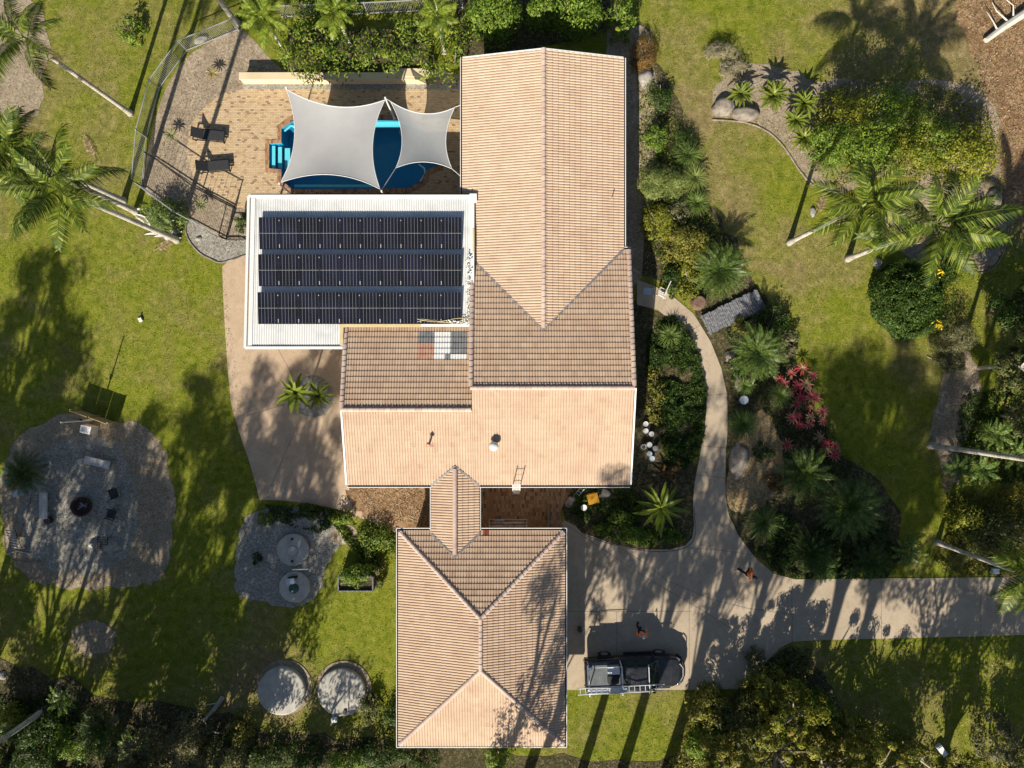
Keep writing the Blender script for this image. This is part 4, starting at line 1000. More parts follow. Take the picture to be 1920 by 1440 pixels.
# ------------------------------------------------------------------ small things round the house
def bucket(px, py, label, m='white', r=.15, h=.36, lid=True, group=None, name="bucket"):
    x, y = G(px, py, h); t = thing(name, label, "bucket", (x, y, 0), 0, group)
    b = MB(); b.lathe([(r*.86, 0), (r, h-.05), (r*1.06, h-.04), (r*1.06, h), (r*.9, h)]+([(r*.88, h-.015), (0, h-.01)] if lid else [(r*.8, .05), (0, .05)]), (x, y, 0), 20); b.build("tub", mt[m], t)
    b = MB(); b.tube([(x+r*1.05*math.cos(a_), y+r*1.05*math.sin(a_), h-.08+.02*math.sin(a_)) for a_ in np.linspace(0, 3.14, 9)], .008, 4); b.build("handle", mt['galv'], t)
gb = "white buckets beside the house"
for px, py, lab, m, lid in ((1211, 795, "white bucket nearest the patio bed corner, topmost of the buckets", 'white', True), (1211, 808, "white bucket second from the top of the bucket group", 'white', True), (1222, 814, "bright white bucket with dented lid touching the ground cover", 'white', True), (1207, 838, "open white bucket with dark inside nearest the house", 'white', False),
                            (1218, 834, "white lidded bucket right of the open one", 'white', True), (1229, 841, "grey bucket furthest from the house wall", 'galv', True), (1218, 851, "pale bucket just above the lowest bucket", 'bluegrey', True), (1223, 860, "pale blue lidded bucket at the bottom of the bucket group", 'bluegrey', True)):
    bucket(px, py, lab, m, lid=lid, group=gb)
b = MB(); x, y = G(1213, 797, .2); 
bucket(1095, 952, "white bucket between the paving and the yellow tub", r=.17)
x, y = G(1112, 935, .5); t = thing("plastic_tub", "yellow square plastic tub on the bed beside the paving", "tub", (x, y, 0), .25); b = MB(); b.box((0, 0, .25), (.62, .56, .5)); b.build("tub", mt['yellowplastic'], t, world=False, bevel=.12)
b = MB(); b.box((0, 0, .53), (.66, .60, .05)); b.build("lid", mt['yellowplastic'], t, world=False, bevel=.1)
rock(1072, 943, 12, 11, "pale round paving stone pile beside the white bucket", 'palerock', h=.3)
rock(1131, 928, 13, 11, "bluish flat stone behind the yellow tub", 'palerock', h=.22)
x, y = G(1085, 925, .4); t = thing("hand_trolley", "dark hand trolley leaning beside the pale stone", "trolley", (x, y, 0), math.radians(55)); b = MB()
for s in (-.12, .12): b.bar((-.4, s, .1), (.4, s, .5), .04, .04)
for k in range(4): b.bar((-.3+.2*k, -.12, .15+.1*k), (-.3+.2*k, .12, .15+.1*k), .03, .03)
b.build("frame", mt['galv'], t, world=False)
for s in (-.17, .17): b = MB(); b.tube([(-.4, s-.03, .13), (-.4, s+.03, .13)], .12, 12); b.build("wheel", mt['rubber'], t, world=False)
# clothes rack in the courtyard
x, y = G(950, 981, 1.2); t = thing("clothes_line", "folding clothes line with washing in the paved courtyard", "clothes line", (x, y, 0)); b = MB()
x0, y0 = G(917, 974, 1.3); x1, y1 = G(988, 993, 1.3)
for p, q in (((x0, y0), (x1, y0)), ((x0, y0), (x0, y1)), ((x1, y0), (x1, y1)), ((x0, y1), (x1, y1)), ((x0, y0-.2), (x1, y0-.2)), ((x0, y0-.38), (x1, y0-.38))): b.bar((*p, 1.3), (*q, 1.3), .022, .022)
b.build("frame", mt['white'], t)
for sx in (x0, x1): b = MB(); b.box((sx, y1+.02, .65), (.03, .03, 1.3)); b.build("leg", mt['white'], t)
for (xx, yy, l) in ((x0+.6, y0-.06, .55), (x0+.5, y0-.38, .6), (x0+1.1, y0-.22, .5), (x0+1.65, y0-.2, .5)):
    b = MB(); b.box((xx, yy, 1.26), (l, .09, .04)); b.box((xx, yy-.03, 1.1), (l, .02, .3)); b.build("washing", mt['bluegrey'], t)
b = MB(); x, y = G(1027, 966); b.bar((x, G(0, 945)[1], .5), (x, G(0, 992)[1], .5), .05, 1.0); tag(b.build("courtyard_screen", mt['bark']), "dark thin screen across the end of the paved courtyard", "screen")
# roof access ladder on the house
def ladder(name, label, a, c, wd, rungs, m='alu', side=None):
    a, c = Vector(a), Vector(c); t = thing(name, label, "ladder", tuple(a)); e = (c-a).normalized(); s = side or e.cross(Vector((0, 0, 1))).normalized()
    for k in (-1, 1): b = MB(); b.bar(a+s*k*wd/2, c+s*k*wd/2, .03, .075); b.build("stile", mt[m], t)
    for k in range(rungs): p = a.lerp(c, (k+.5)/rungs); b = MB(); b.tube([p-s*wd/2, p+s*wd/2], .018, 6); b.build("rung", mt[m], t)
    return t
x = G(968, 0, 3.0)[0]; ladder("ladder", "white ladder leaning on the gutter above the courtyard", (x+.02, -6.62, 0), (x, -5.42, 4.0), .42, 14, 'white')

# chair and mat on the path by the side door
x, y = G(1215, 546, .06); b = MB(); b.box((x, y, .05), (.55, .42, .03), -.1); tag(b.build("door_mat", mt['bluegrey'], bevel=.005), "pale rectangular mat on the end of the path by the house", "mat")
x, y = G(1243, 548, .5); t = thing("garden_chair", "white metal frame chair standing on the path near the mat", "chair", (x, y, 0), math.radians(65)); b = MB()
for s in (-.22, .22): b.bar((-.25, s, .42), (.25, s, .42), .03, .03)
for k in range(5): b.bar((-.22+.11*k, -.22, .43), (-.22+.11*k, .22, .43), .03, .02)
b.build("seat", mt['white'], t, world=False)
b = MB()
for s in (-.22, .22): b.bar((-.25, s, .42), (-.36, s, .95), .03, .03)
b.bar((-.36, -.22, .95), (-.36, .22, .95), .03, .03); b.bar((-.31, -.22, .7), (-.31, .22, .7), .03, .03); b.build("backrest", mt['white'], t, world=False)
for sx in (-.24, .24):
    for sy in (-.22, .22): b = MB(); b.box((sx, sy, .21), (.03, .03, .42)); b.build("leg", mt['white'], t, world=False)
b = MB(); b.tube([P(1245, 555, .9), P(1258, 527, .9)], .03, 6); b.tube([P(1245, 555, .9), P(1245, 555, .04)], .02, 6); tag(b.build("garden_tool", mt['white']), "white handled tool propped against the garden chair", "tool")
# footbridge of grey planks
A0, A1 = P(1314, 598, .25), P(1424, 548, .25); ex = (A1-A0); Lb = ex.length; ex.normalize(); ey = Vector((-ex.y, ex.x, 0))
A0 = P(1322, 610, .25); A1 = P(1428, 560, .25); ex = (A1-A0).normalized(); Lb = (A1-A0).length
t = thing("footbridge", "weathered grey plank footbridge joining the path to the lawn", "footbridge", (A0.x, A0.y, 0)); nb = 31
for s in (-.5, .5):
    ey = Vector((-ex.y, ex.x, 0)); b = MB(); b.bar(A0+ey*s-Vector((0, 0, .11)), A1+ey*s-Vector((0, 0, .11)), .08, .14); b.build("beam", mt['bark'], t)
pm3 = []
for k in range(4):
    b = MB(); b.box((0, 0, 0), (Lb/nb-.022, 1.16+.05*k, .04)); pm3.append(mesh("plank", b.v, b.f, mt['wood']))
for k in range(nb):
    p = A0.lerp(A1, (k+.5)/nb)+Vector((0, 0, RNG.uniform(-.01, .015)))-off(t); inst("plank", pm3[RNG.randrange(4)], t, p, (RNG.uniform(-.02, .02), 0, math.atan2(ex.y, ex.x)+RNG.uniform(-.03, .03)))
x, y = G(1312, 566, .4); t = thing("tree_stump", "brown cut tree stump under the cycad beside the footbridge", "stump", (x, y, 0)); b = MB(); b.lathe([(.48, 0), (.40, .15), (.37, .38), (.33, .40), (0, .38)], (x, y, 0), 18); b.build("trunk", M("cut_stump", [(.10, .06, .045), (.17, .11, .08), (.22, .15, .11)], 7, rough=.95, bump=.5), t)
x, y = G(1395, 750, .45); t = thing("round_table", "small round white table top in the garden bed", "table", (x, y, 0)); b = MB(); b.lathe([(.24, .42), (.26, .44), (.26, .46), (0, .47)], (x, y, 0), 28); b.build("table_top", mt['bluegrey'], t)
b = MB(); b.lathe([(.15, 0), (.04, .06), (.04, .42)], (x, y, 0), 14); b.build("pedestal", mt['white'], t)
# lawn bits
x, y = G(262, 599, .15); t = thing("sprinkler", "small white and black sprinkler alone on the left lawn", "sprinkler", (x, y, 0)); b = MB(); b.box((x, y, .08), (.20, .26, .12), .5); b.build("body", mt['white'], t, bevel=.02); b = MB(); b.lathe([(.05, .1), (.05, .22), (0, .24)], (x-.03, y+.13, 0), 10); b.build("head", mt['black'], t)
for (px, py, lab) in ((531, 921, "small round drain cover on the patio slab"),):
    x, y = G(px, py); b = MB(); b.lathe([(.13, .03), (.13, .045), (.08, .05), (0, .05)], (x, y, 0), 16); tag(b.build("drain_cover", mt['tank']), lab, "drain cover")
x, y = G(1088, 1182, .4); t = thing("potted_plant_stand", "small dark bare potted plant on the shaded driveway by the garage", "pot", (x, y, 0)); b = MB(); b.lathe([(.12, 0), (.17, .28), (.15, .28), (0, .24)], (x, y, 0), 14); b.build("pot", mt['black'], t)
b = MB()
for k in range(9): a_ = k*.7; b.tube([(x, y, .25), (x+.10*math.cos(a_), y+.1*math.sin(a_), .45), (x+.25*math.cos(a_), y+.25*math.sin(a_), .5)], .012, 4)
b.build("twigs", mt['bark'], t)
for (px, py, w_, l_, rz, lab) in ((1868, 1071, .42, .36, 0, "pale blue crate at the foot of the tall palm by the driveway"), (1768, 1409, .34, .72, .6, "pale blue plastic container half hidden in the bottom right scrub")):
    x, y = G(px, py, .3); t = thing("crate", lab, "crate", (x, y, 0), rz); b = MB(); b.box((0, 0, .15), (w_, l_, .3)); b.build("body", mt['bluegrey'], t, world=False, bevel=.03); b = MB(); b.box((0, 0, .32), (w_*.8, l_*.8, .03)); b.build("lid", mt['white'], t, world=False)
# timber planter box near the garage
x0, y0 = G(638, 1104, .5); x1, y1 = G(702, 1078, .5); t = thing("planter_frame", "timber framed raised planter on the lawn beside the garage", "planter", ((x0+x1)/2, (y0+y1)/2, 0))
for (ax, ay, bx, by) in ((x0, y0, x1, y0), (x0, y1, x1, y1), (x0, y0, x0, y1), (x1, y0, x1, y1)):
    b = MB(); b.bar((ax, ay, .5), (bx, by, .5), .07, 1.0); b.build("side_board", mt['wood'], t)
b = MB(); b.box(((x0+x1)/2, (y0+y1)/2, .42), (x1-x0-.1, y1-y0-.1, .84)); b.build("soil", mt['bed'], t)

# ------------------------------------------------------------------ ute
ute = thing("ute", "black dual cab ute with an open tray and roof rack parked beside the garage", "ute", (7.15, -16.98, 0), math.radians(2.2))
def sec(b, prof_top, y):
    pass
# body: lofted sections along x (half width, bottom, top, corner)
b = MB(); secs = [(-2.86, .90, .55, .98), (-.78, .92, .45, 1.0), (-.76, .93, .42, 1.02), (1.0, .93, .42, 1.04), (1.35, .93, .42, 1.05), (2.2, .90, .45, 1.02), (2.62, .80, .48, .92), (2.85, .60, .52, .80), (2.93, .35, .55, .70)]
vs = []; fs = []; K = 10
for (x, hw, z0_, z1_) in secs:
    for (yy, zz) in ((-hw, z0_), (-hw, z1_-.16), (-hw+.05, z1_-.06), (-hw+.16, z1_), (-hw*.4, z1_+.03), (hw*.4, z1_+.03), (hw-.16, z1_), (hw-.05, z1_-.06), (hw, z1_-.16), (hw, z0_)): vs.append((x, yy, zz))
for i in range(len(secs)-1):
    for j in range(K): a_ = i*K+j; c_ = i*K+(j+1) % K; fs.append((a_, a_+K, c_+K, c_))
n0 = (len(secs)-1)*K; fs += [tuple(range(K)), tuple(range(n0, n0+K))[::-1]]
sel = [f for f in fs]
bb = MB(); bb.add(vs, [f[::-1] for f in sel]); body = bb.build("body", mt['paintblack'], ute, world=False)
bb = MB(); cs = [(-.74, .80, 1.02), (-.60, .72, 1.66), (.0, .72, 1.78), (.62, .70, 1.74), (1.42, .80, 1.06)]
vs = []
for x, hw, z in cs: vs += [(x, -hw, z), (x, -hw*.9, z+.03), (x, hw*.9, z+.03), (x, hw, z)]
fs = []; mi = []
for i in range(4):
    for j in range(3): a_ = i*4+j; fs.append((a_, a_+4, a_+5, a_+1)); mi.append(1 if i in (0, 3) and j == 1 else 0)
vs += [(-.74, -.90, 1.0), (1.42, -.88, 1.02), (-.74, .90, 1.0), (1.42, .88, 1.02)]
fs += [(20-4, 21-4, 0), ]
fs = fs[:-1]
nb_ = 20
fs += [(0, 20, 21, 16), (0, 16, 12, 8, 4), (3, 19, 23, 22), (3, 7, 11, 15, 19)]; mi += [0, 1, 0, 1]
me = mesh("cabin", vs, [f for f in fs], [mt['paintblack'], mt['glassdark']], False, mi); cab = inst("cabin", me, ute)
b = MB(); b.add([(.72, -.64, 1.70), (1.36, -.74, 1.13), (1.36, .74, 1.13), (.72, .64, 1.70)], [(0, 1, 2, 3)])
ws = b.build("windscreen", mt['glassdark'], ute, world=False); ws.location = (.02, 0, .035)
for s in (-1, 1):
    for x0_, x1_ in ((-.50, .05), (.15, .95)):
        b = MB(); b.add([(x0_, s*.83, 1.08), (x1_, s*.84, 1.08), (x1_-.2, s*.745, 1.62), (x0_+.02, s*.745, 1.62)], [(0, 1, 2, 3)]); b.build("window", mt['glassdark'], ute, world=False)
    b = MB(); b.box((1.12, s*1.02, 1.12), (.16, .22, .16)); b.build("wing_mirror", mt['black'], ute, world=False, bevel=.03)
    b = MB(); b.box((2.60, s*.62, .82), (.26, .30, .12), -s*.5); b.build("headlight", mt['chrome'], ute, world=False, bevel=.03)
    b = MB(); b.box((.35, s*.99, .42), (1.7, .12, .05)); b.build("side_step", mt['black'], ute, world=False)
    b = MB(); b.box((-2.90, s*.75, .8), (.05, .2, .2)); b.build("tail_light", mt['tilered'], ute, world=False)
    for x in (-1.62, 1.62):
        b = MB(); b.tube([(x, s*.80, .38), (x, s*1.0, .38)], .38, 22); wh = b.build("wheel", mt['rubber'], ute, world=False)
        b = MB(); b.tube([(x, s*.98, .38), (x, s*1.008, .38)], .22, 16); b.build("rim", mt['chrome'], wh, world=False)
        b = MB(); b.box((x, s*.93, .82), (1.0, .14, .10)); b.build("wheel_arch", mt['black'], ute, world=False, bevel=.04)
b = MB(); pts = [(2.62, -.88, .62), (2.86, -.66, .62), (2.99, -.35, .62), (3.02, 0, .62), (2.99, .35, .62), (2.86, .66, .62), (2.62, .88, .62)]; b.tube(pts, .09, 8); b.build("bull_bar", mt['black'], ute, world=False, smooth=True)
b = MB(); b.tube([(x, y, 1.02) for x, y, z in [(2.70, -.5, 0), (2.86, -.25, 0), (2.88, .25, 0), (2.70, .5, 0)]], .03, 6); b.build("bar_hoop", mt['galv'], ute, world=False)
# open tray: dark liner floor with sides
b = MB(); b.box((-1.82, 0, 1.03), (1.98, 1.50, .02)); b.build("tray_liner", M("tray_liner", [(.09, .11, .12), (.15, .17, .175)], 2, rough=.5), ute, world=False)
for p, q in (((-2.86, -.82), (-2.86, .82)), ((-2.86, .82), (-.8, .82)), ((-2.86, -.82), (-.8, -.82))):
    b = MB(); b.bar((*p, 1.10), (*q, 1.10), .09, .14); b.build("tray_side", mt['paintblack'], ute, world=False)
b = MB()
for x in (-2.72, -.82, ):
    b.tube([(x, -.84, 1.1), (x, -.84, 1.88), (x, .78, 1.88), (x, .84, 1.1)], .035, 6)
b.tube([(.72, -.80, 1.75), (.72, -.80, 1.90), (.72, .74, 1.90), (.72, .80, 1.75)], .028, 6)
b.tube([(-2.72, .80, 1.87), (-.82, .80, 1.87)], .02, 6)
b.build("ladder_rack", mt['alu'], ute, world=False)
x, y = 7.15, -16.98
def on_ute(dx, dy): a_ = math.radians(2.2); return (x+dx*math.cos(a_)-dy*math.sin(a_), y+dx*math.sin(a_)+dy*math.cos(a_))
px_, py_ = on_ute(-1.25, .42); t = thing("tool_box", "silver tool box in the front of the ute tray", "tool box", (px_, py_, 1.04), math.radians(2.2)); b = MB(); b.box((0, 0, .2), (.66, .42, .4)); b.build("box", mt['galv'], t, world=False, bevel=.02); b = MB(); b.box((0, 0, .42), (.70, .44, .04)); b.build("lid", mt['alu'], t, world=False, bevel=.01)
px_, py_ = on_ute(-1.25, -.18); t = thing("tool_bag", "black tool bag beside the silver box in the tray", "bag", (px_, py_, 1.04), math.radians(2.2)); b = MB(); b.box((0, 0, .16), (.68, .55, .30)); b.build("body", mt['sling'], t, world=False, bevel=.08); b = MB(); b.tube([(-.15, 0, .3), (-.1, 0, .38), (.1, 0, .38), (.15, 0, .3)], .02, 5); b.build("handle", mt['black'], t, world=False)
px_, py_ = on_ute(-2.55, .50); t = thing("gas_bottle", "small blue drum in the rear corner of the ute tray", "drum", (px_, py_, 1.04)); b = MB(); b.lathe([(.09, 0), (.09, .2), (.05, .24), (0, .25)], (0, 0, 0), 12); b.build("drum", M("blue_drum", [(.05, .12, .3), (.07, .16, .36)], 4, rough=.4), t, world=False)
# long extension ladder tied on the rack
la, lc = P(1083, 1297, 1.96), P(1246, 1289, 1.96); lt = ladder("ladder", "long silver extension ladder tied on the south side of the ute rack", la, lc, .36, 16)
b = MB(); b.bar(P(1104, 1291, 2.05), P(1170, 1290, 2.05), .03, .07); b.bar(P(1104, 1301, 2.05), P(1170, 1300, 2.05), .03, .07); b.build("fly_section", mt['alu'], lt)
b = MB(); sx, sy, sz = P(1152, 1296, 2.02); b.box((sx, sy, sz), (.6, .26, .05)); b.build("wrapped_sheet", mt['fleece'], lt)
t = thing("work_plank", "pale scaffold board lying under the ladder on the ute rack", "plank", tuple(P(1135, 1296, 1.9))); b = MB(); b.bar(P(1102, 1297, 1.905), P(1176, 1294, 1.905), .24, .03); b.build("board", mt['bluegrey'], t)

# ================================================================== vegetation
def leaf_mesh(name, pts, nrm, size, m, aspect=.38, seed=0, fold=.25, tang=None):
    "one bent four-cornered leaf per point"
    g = np.random.default_rng(seed); n = len(pts)
    nrm = nrm/np.maximum(np.linalg.norm(nrm, axis=1, keepdims=True), 1e-6)
    t = g.normal(size=(n, 3)) if tang is None else tang+g.normal(size=(n, 3))*.35
    t -= nrm*np.sum(t*nrm, axis=1, keepdims=True); t /= np.maximum(np.linalg.norm(t, axis=1, keepdims=True), 1e-6)
    s = np.cross(nrm, t); L = size[:, None]; W = L*aspect
    v = np.empty((n, 4, 3)); v[:, 0] = pts-t*L*.5; v[:, 1] = pts+s*W*.5+nrm*L*.06; v[:, 2] = pts+t*L*.5-nrm*L*fold*.5; v[:, 3] = pts-s*W*.5+nrm*L*.06
    me = bpy.data.meshes.new(name); me.vertices.add(n*4); me.vertices.foreach_set('co', v.reshape(-1).astype(np.float32))
    me.loops.add(n*4); me.loops.foreach_set('vertex_index', np.arange(n*4, dtype=np.int32))
    me.polygons.add(n); me.polygons.foreach_set('loop_start', np.arange(0, n*4, 4, dtype=np.int32)); me.polygons.foreach_set('loop_total', np.full(n, 4, dtype=np.int32))
    me.materials.append(m); me.update(calc_edges=True); return me
def crown_points(g, n, rx, ry, rz, clumps, cr, low=.15, fill=.35):
    "clumps of leaves spread through a lobed crown; returns points and outward normals"
    d = g.normal(size=(clumps, 3)); d[:, 2] = np.abs(d[:, 2])*1.1-low; d /= np.linalg.norm(d, axis=1, keepdims=True)
    rad = g.uniform(fill, 1.0, clumps)**.6; c = d*rad[:, None]*np.array([rx, ry, rz])*(1-cr*.55)
    k = g.integers(0, clumps, n); r = g.normal(size=(n, 3)); r /= np.linalg.norm(r, axis=1, keepdims=True)
    s = (g.uniform(.45, 1, n)**.5)*g.uniform(.75, 1.2, clumps)[k]
    mr = (rx+ry)/2*cr; p = c[k]+r*s[:, None]*np.array([mr, mr, min(mr, rz*cr*1.4)]); p[:, 2] += rz*low+.05
    nn = r+np.array([0, 0, .9]); return p, nn
def bush(px, py, rx, ry, h, kind, label, leaf=.16, dens=1.0, aspect=.42, clumps=None, cr=.30, name="shrub", cat="shrub", group=None, stem=True, low=.15, gap=.35):
    "leafy shrub seen at photo pixel px, py, radii in photo pixels, h metres tall"
    x, y = G(px, py, h*.6); k = (H-h*.6)/F*1.14; rx *= k; ry *= k; sd = hash_(px, py); g = np.random.default_rng(sd)
    t = thing(name, label, cat, (x, y, 0), 0, group)
    area = rx*ry*3.14*1.6+rx*h*2; n = int(min(26000, max(.75, dens)*area/(leaf*leaf*aspect)*1.9))
    cl = clumps or max(9, int(area*4.0)); p, nn = crown_points(g, n, rx, ry, h, cl, cr, low, gap)
    p[:, 2] = np.maximum(p[:, 2], .03)
    me = leaf_mesh("foliage", p, nn, g.uniform(.7, 1.3, n)*leaf, L_[kind], aspect, sd); inst("foliage", me, t)
    if stem:
        b = MB(); r = random.Random(sd)
        for i in range(4):
            a = r.random()*6.28; b.tube([(0, 0, 0), (math.cos(a)*rx*.25, math.sin(a)*ry*.25, h*.4), (math.cos(a)*rx*.6, math.sin(a)*ry*.6, h*.8)], [.05, .035, .012], 5)
        b.build("stem", mt['bark'], t, world=False)
    return t
# --- fronds
def frond_mesh(L, leaflet, pairs, width, arch, droop, m, seed, rib=.03, vee=.5, taper=.9):
    "feather leaf: arching midrib with paired leaflets, starts at the origin along +X"
    r = random.Random(seed); v = []; f = []
    def pos(u):
        a = arch*u; return Vector((L*(u-.12*u*u*arch), 0, L*(math.sin(.9*arch*.6)*u*1.0-arch*.62*u*u)))
    N = 7
    for i in range(N+1):
        u = i/N; p = pos(u); wd = rib*(1-u*.85); v += [p+Vector((0, -wd, 0)), p+Vector((0, 0, wd*.7)), p+Vector((0, wd, 0))]
    for i in range(N):
        for j in range(2): a = i*3+j; f.append((a, a+3, a+4, a+1))
    for k in range(pairs):
        u = .16+.84*(k+.5)/pairs; p = pos(u); d = (pos(min(1, u+.03))-pos(u-.03)).normalized()
        ll = leaflet*(math.sin(math.pi*min(1, .22+.78*u)**1.1)**.6 if u < .97 else .5)*r.uniform(.82, 1.08)
        for s in (-1, 1):
            fw = .42+.5*u+r.uniform(-.08, .08); side = Vector((0, s, 0)); out = (side+d*fw).normalized()
            p1 = p+out*ll*.5+Vector((0, 0, vee*ll*.22-droop*ll*.10)); p2 = p+out*ll+Vector((0, 0, vee*ll*.1-droop*ll*.55+r.uniform(-.04, .04)))
            wv = d*width*.5; n = len(v); v += [p-wv*.5, p+wv*.5, p1+wv, p1-wv, p2]; f += [(n, n+1, n+2, n+3), (n+3, n+2, n+4)]
    return mesh("frond", v, f, m)
def blade_mesh(L, wd, arch, m, seed=0, n=5, cup=.25, tipw=.0):
    "simple broad leaf along +X, arching, folded along its middle"
    v = []; f = []
    for i in range(n+1):
        u = i/n; w_ = wd*(math.sin(math.pi*(.08+.90*u))**.75)*.5; x = L*u; z = L*(.75*arch*u-arch*1.0*u*u)
        v += [(x, -w_, z+cup*w_), (x, 0, z), (x, w_, z+cup*w_)]
    for i in range(n):
        for j in range(2): a = i*3+j; f.append((a, a+3, a+4, a+1))
    return mesh("leaf", v, f, m)
def tree(px, py, h, r, label, kind='gum', z0=.35, leaf=.26, n=5000, clumps=40, cr=.9, pale=False, group=None, name="tree", lean=(0, 0)):
    "tall tree with its foot at plan pixel px, py; leaf clumps on the ends of its limbs"
    x, y = G(px, py); sd = hash_(px, py); g = np.random.default_rng(sd); rr = random.Random(sd)
    t = thing(name, label, "tree", (x, y, 0), 0, group); b = MB(); m = mt['palebark' if pale else 'bark']
    lx, ly = lean
    b.tube([(0, 0, 0), (.1, .05, h*.3), (lx*.4, ly*.4, h*.6), (lx*.8, ly*.8, h*.92)], [h*.020, h*.016, h*.010, .03], 9); b.build("trunk", m, t, world=False, smooth=True)
    c = []; lb = MB()
    for i in range(clumps):
        u = rr.uniform(z0, 1.0); a = rr.random()*6.283; w_ = r*(math.sin(math.pi*min(1, .18+.82*(1-(u-z0)/(1-z0))*.95))**.7)*rr.uniform(.35, 1.0)
        p = Vector((math.cos(a)*w_+lx*u, math.sin(a)*w_+ly*u, h*u)); c.append(p)
        if i % 2 == 0: s = Vector((lx*u*.6, ly*u*.6, h*max(.15, u-.22))); lb.tube([s, s.lerp(p, .5)+Vector((0, 0, .15*h*.1)), p], [.07, .045, .015], 5)
    lb.build("limbs", m, t, world=False)
    c = np.array([tuple(q) for q in c]); k = g.integers(0, len(c), n); d = g.normal(size=(n, 3)); d /= np.linalg.norm(d, axis=1, keepdims=True)
    p = c[k]+d*(g.uniform(.2, 1, n)**.6*cr*g.uniform(.6, 1.2, len(c))[k])[:, None]*np.array([1, 1, .75])
    inst("crown", leaf_mesh("crown", p, d+[0, 0, .5], g.uniform(.7, 1.3, n)*leaf, L_[kind], .32, sd), t); return t
FR = {}
for key, m in (('palm', L_['palm']),):
    FR['palm'] = [frond_mesh(3.4, .85, 44, .066, a, dr, m, s, .045, .35) for a, dr, s in ((.62, 1.0, 1), (.85, 1.4, 2), (.45, .8, 3), (1.05, 1.7, 4))]
FR['dead'] = [frond_mesh(3.0, .6, 24, .06, .5, 2.0, L_['dry'], 15)]
FR['palmshort'] = [frond_mesh(1.8, .50, 24, .075, a, .8, L_['fresh'], s, .03, .3) for a, s in ((.6, 5), (.8, 6), (.45, 7))]
FR['cycad'] = [frond_mesh(1.55, .30, 32, .030, a, .3, L_['palmdark'], s, .022, .6) for a, s in ((.55, 8), (.75, 9), (.40, 10))]
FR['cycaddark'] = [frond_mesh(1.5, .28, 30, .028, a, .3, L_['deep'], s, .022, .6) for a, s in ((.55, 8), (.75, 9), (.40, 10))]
FR['fern'] = [frond_mesh(1.3, .26, 22, .05, a, .5, L_['strap'], s, .015, .3) for a, s in ((.6, 11), (.8, 12))]
LF = {}
LF['broad'] = [blade_mesh(1.45, .26, a, L_['fresh'], cup=.45, n=7) for a in (.35, .5, .65)]
LF['strap'] = [blade_mesh(.95, .045, a, L_['strap'], n=5) for a in (.6, .9, 1.1)]
LF['strappale'] = [blade_mesh(1.0, .05, a, L_['feather'], n=5) for a in (.6, .9, 1.1)]
LF['spiky'] = [blade_mesh(1.05, .05, a, L_['palmdark'], n=4) for a in (.3, .5, .7)]
LF['brom'] = [blade_mesh(.42, .085, a, L_['broms'], cup=.5) for a in (.2, .4)]
LF['agave'] = [blade_mesh(.44, .085, a, L_['agave'], cup=.5) for a in (.2, .35)]
LF['red'] = [blade_mesh(.36, .085, a, L_['red'], cup=.5) for a in (.1, .3)]
LF['redtip'] = [blade_mesh(.38, .08, a, L_['redtip'], cup=.5) for a in (.1, .3)]
LF['broms2'] = [blade_mesh(.36, .085, .2, L_['broms'], cup=.5)]
LF['banana'] = [blade_mesh(1.05, .26, a, L_['banana'], cup=.35, n=6) for a in (.3, .5, .8)]
def rosette(px, py, z, lib, n, R, label, name, cat, rings=((.2, 1.0), (.6, .8)), part="frond", group=None, trunk=None, seedx=0, light=None):
    """leaves set round a crown at height z; rings = (upward tilt in radians, scale)"""
    x, y = G(px, py, z); r = random.Random(hash_(px, py)+seedx); t = thing(name, label, cat, (x, y, 0), 0, group); c = 0
    for ri, (el, sc) in enumerate(rings):
        k = n if ri == 0 else max(3, int(n*(.8-.2*ri)))
        for i in range(k):
            az = 2*math.pi*(i+r.uniform(-.28, .28)+.5*ri)/k; q = Quaternion((0, 0, 1), az) @ Quaternion((0, 1, 0), -(el+r.uniform(-.14, .14))) @ Quaternion((1, 0, 0), r.uniform(-.35, .35))
            s = R*sc*r.uniform(.85, 1.12); inst(part, r.choice(lib), t, (math.cos(az)*.04*R, math.sin(az)*.04*R, z), q, (s, s, s))
    if trunk: b = MB(); b.tube([(0, 0, 0), (0, 0, z*.55), (0, 0, z+.02)], trunk, 8); b.build("trunk", mt['bark'], t, world=False)
    return t
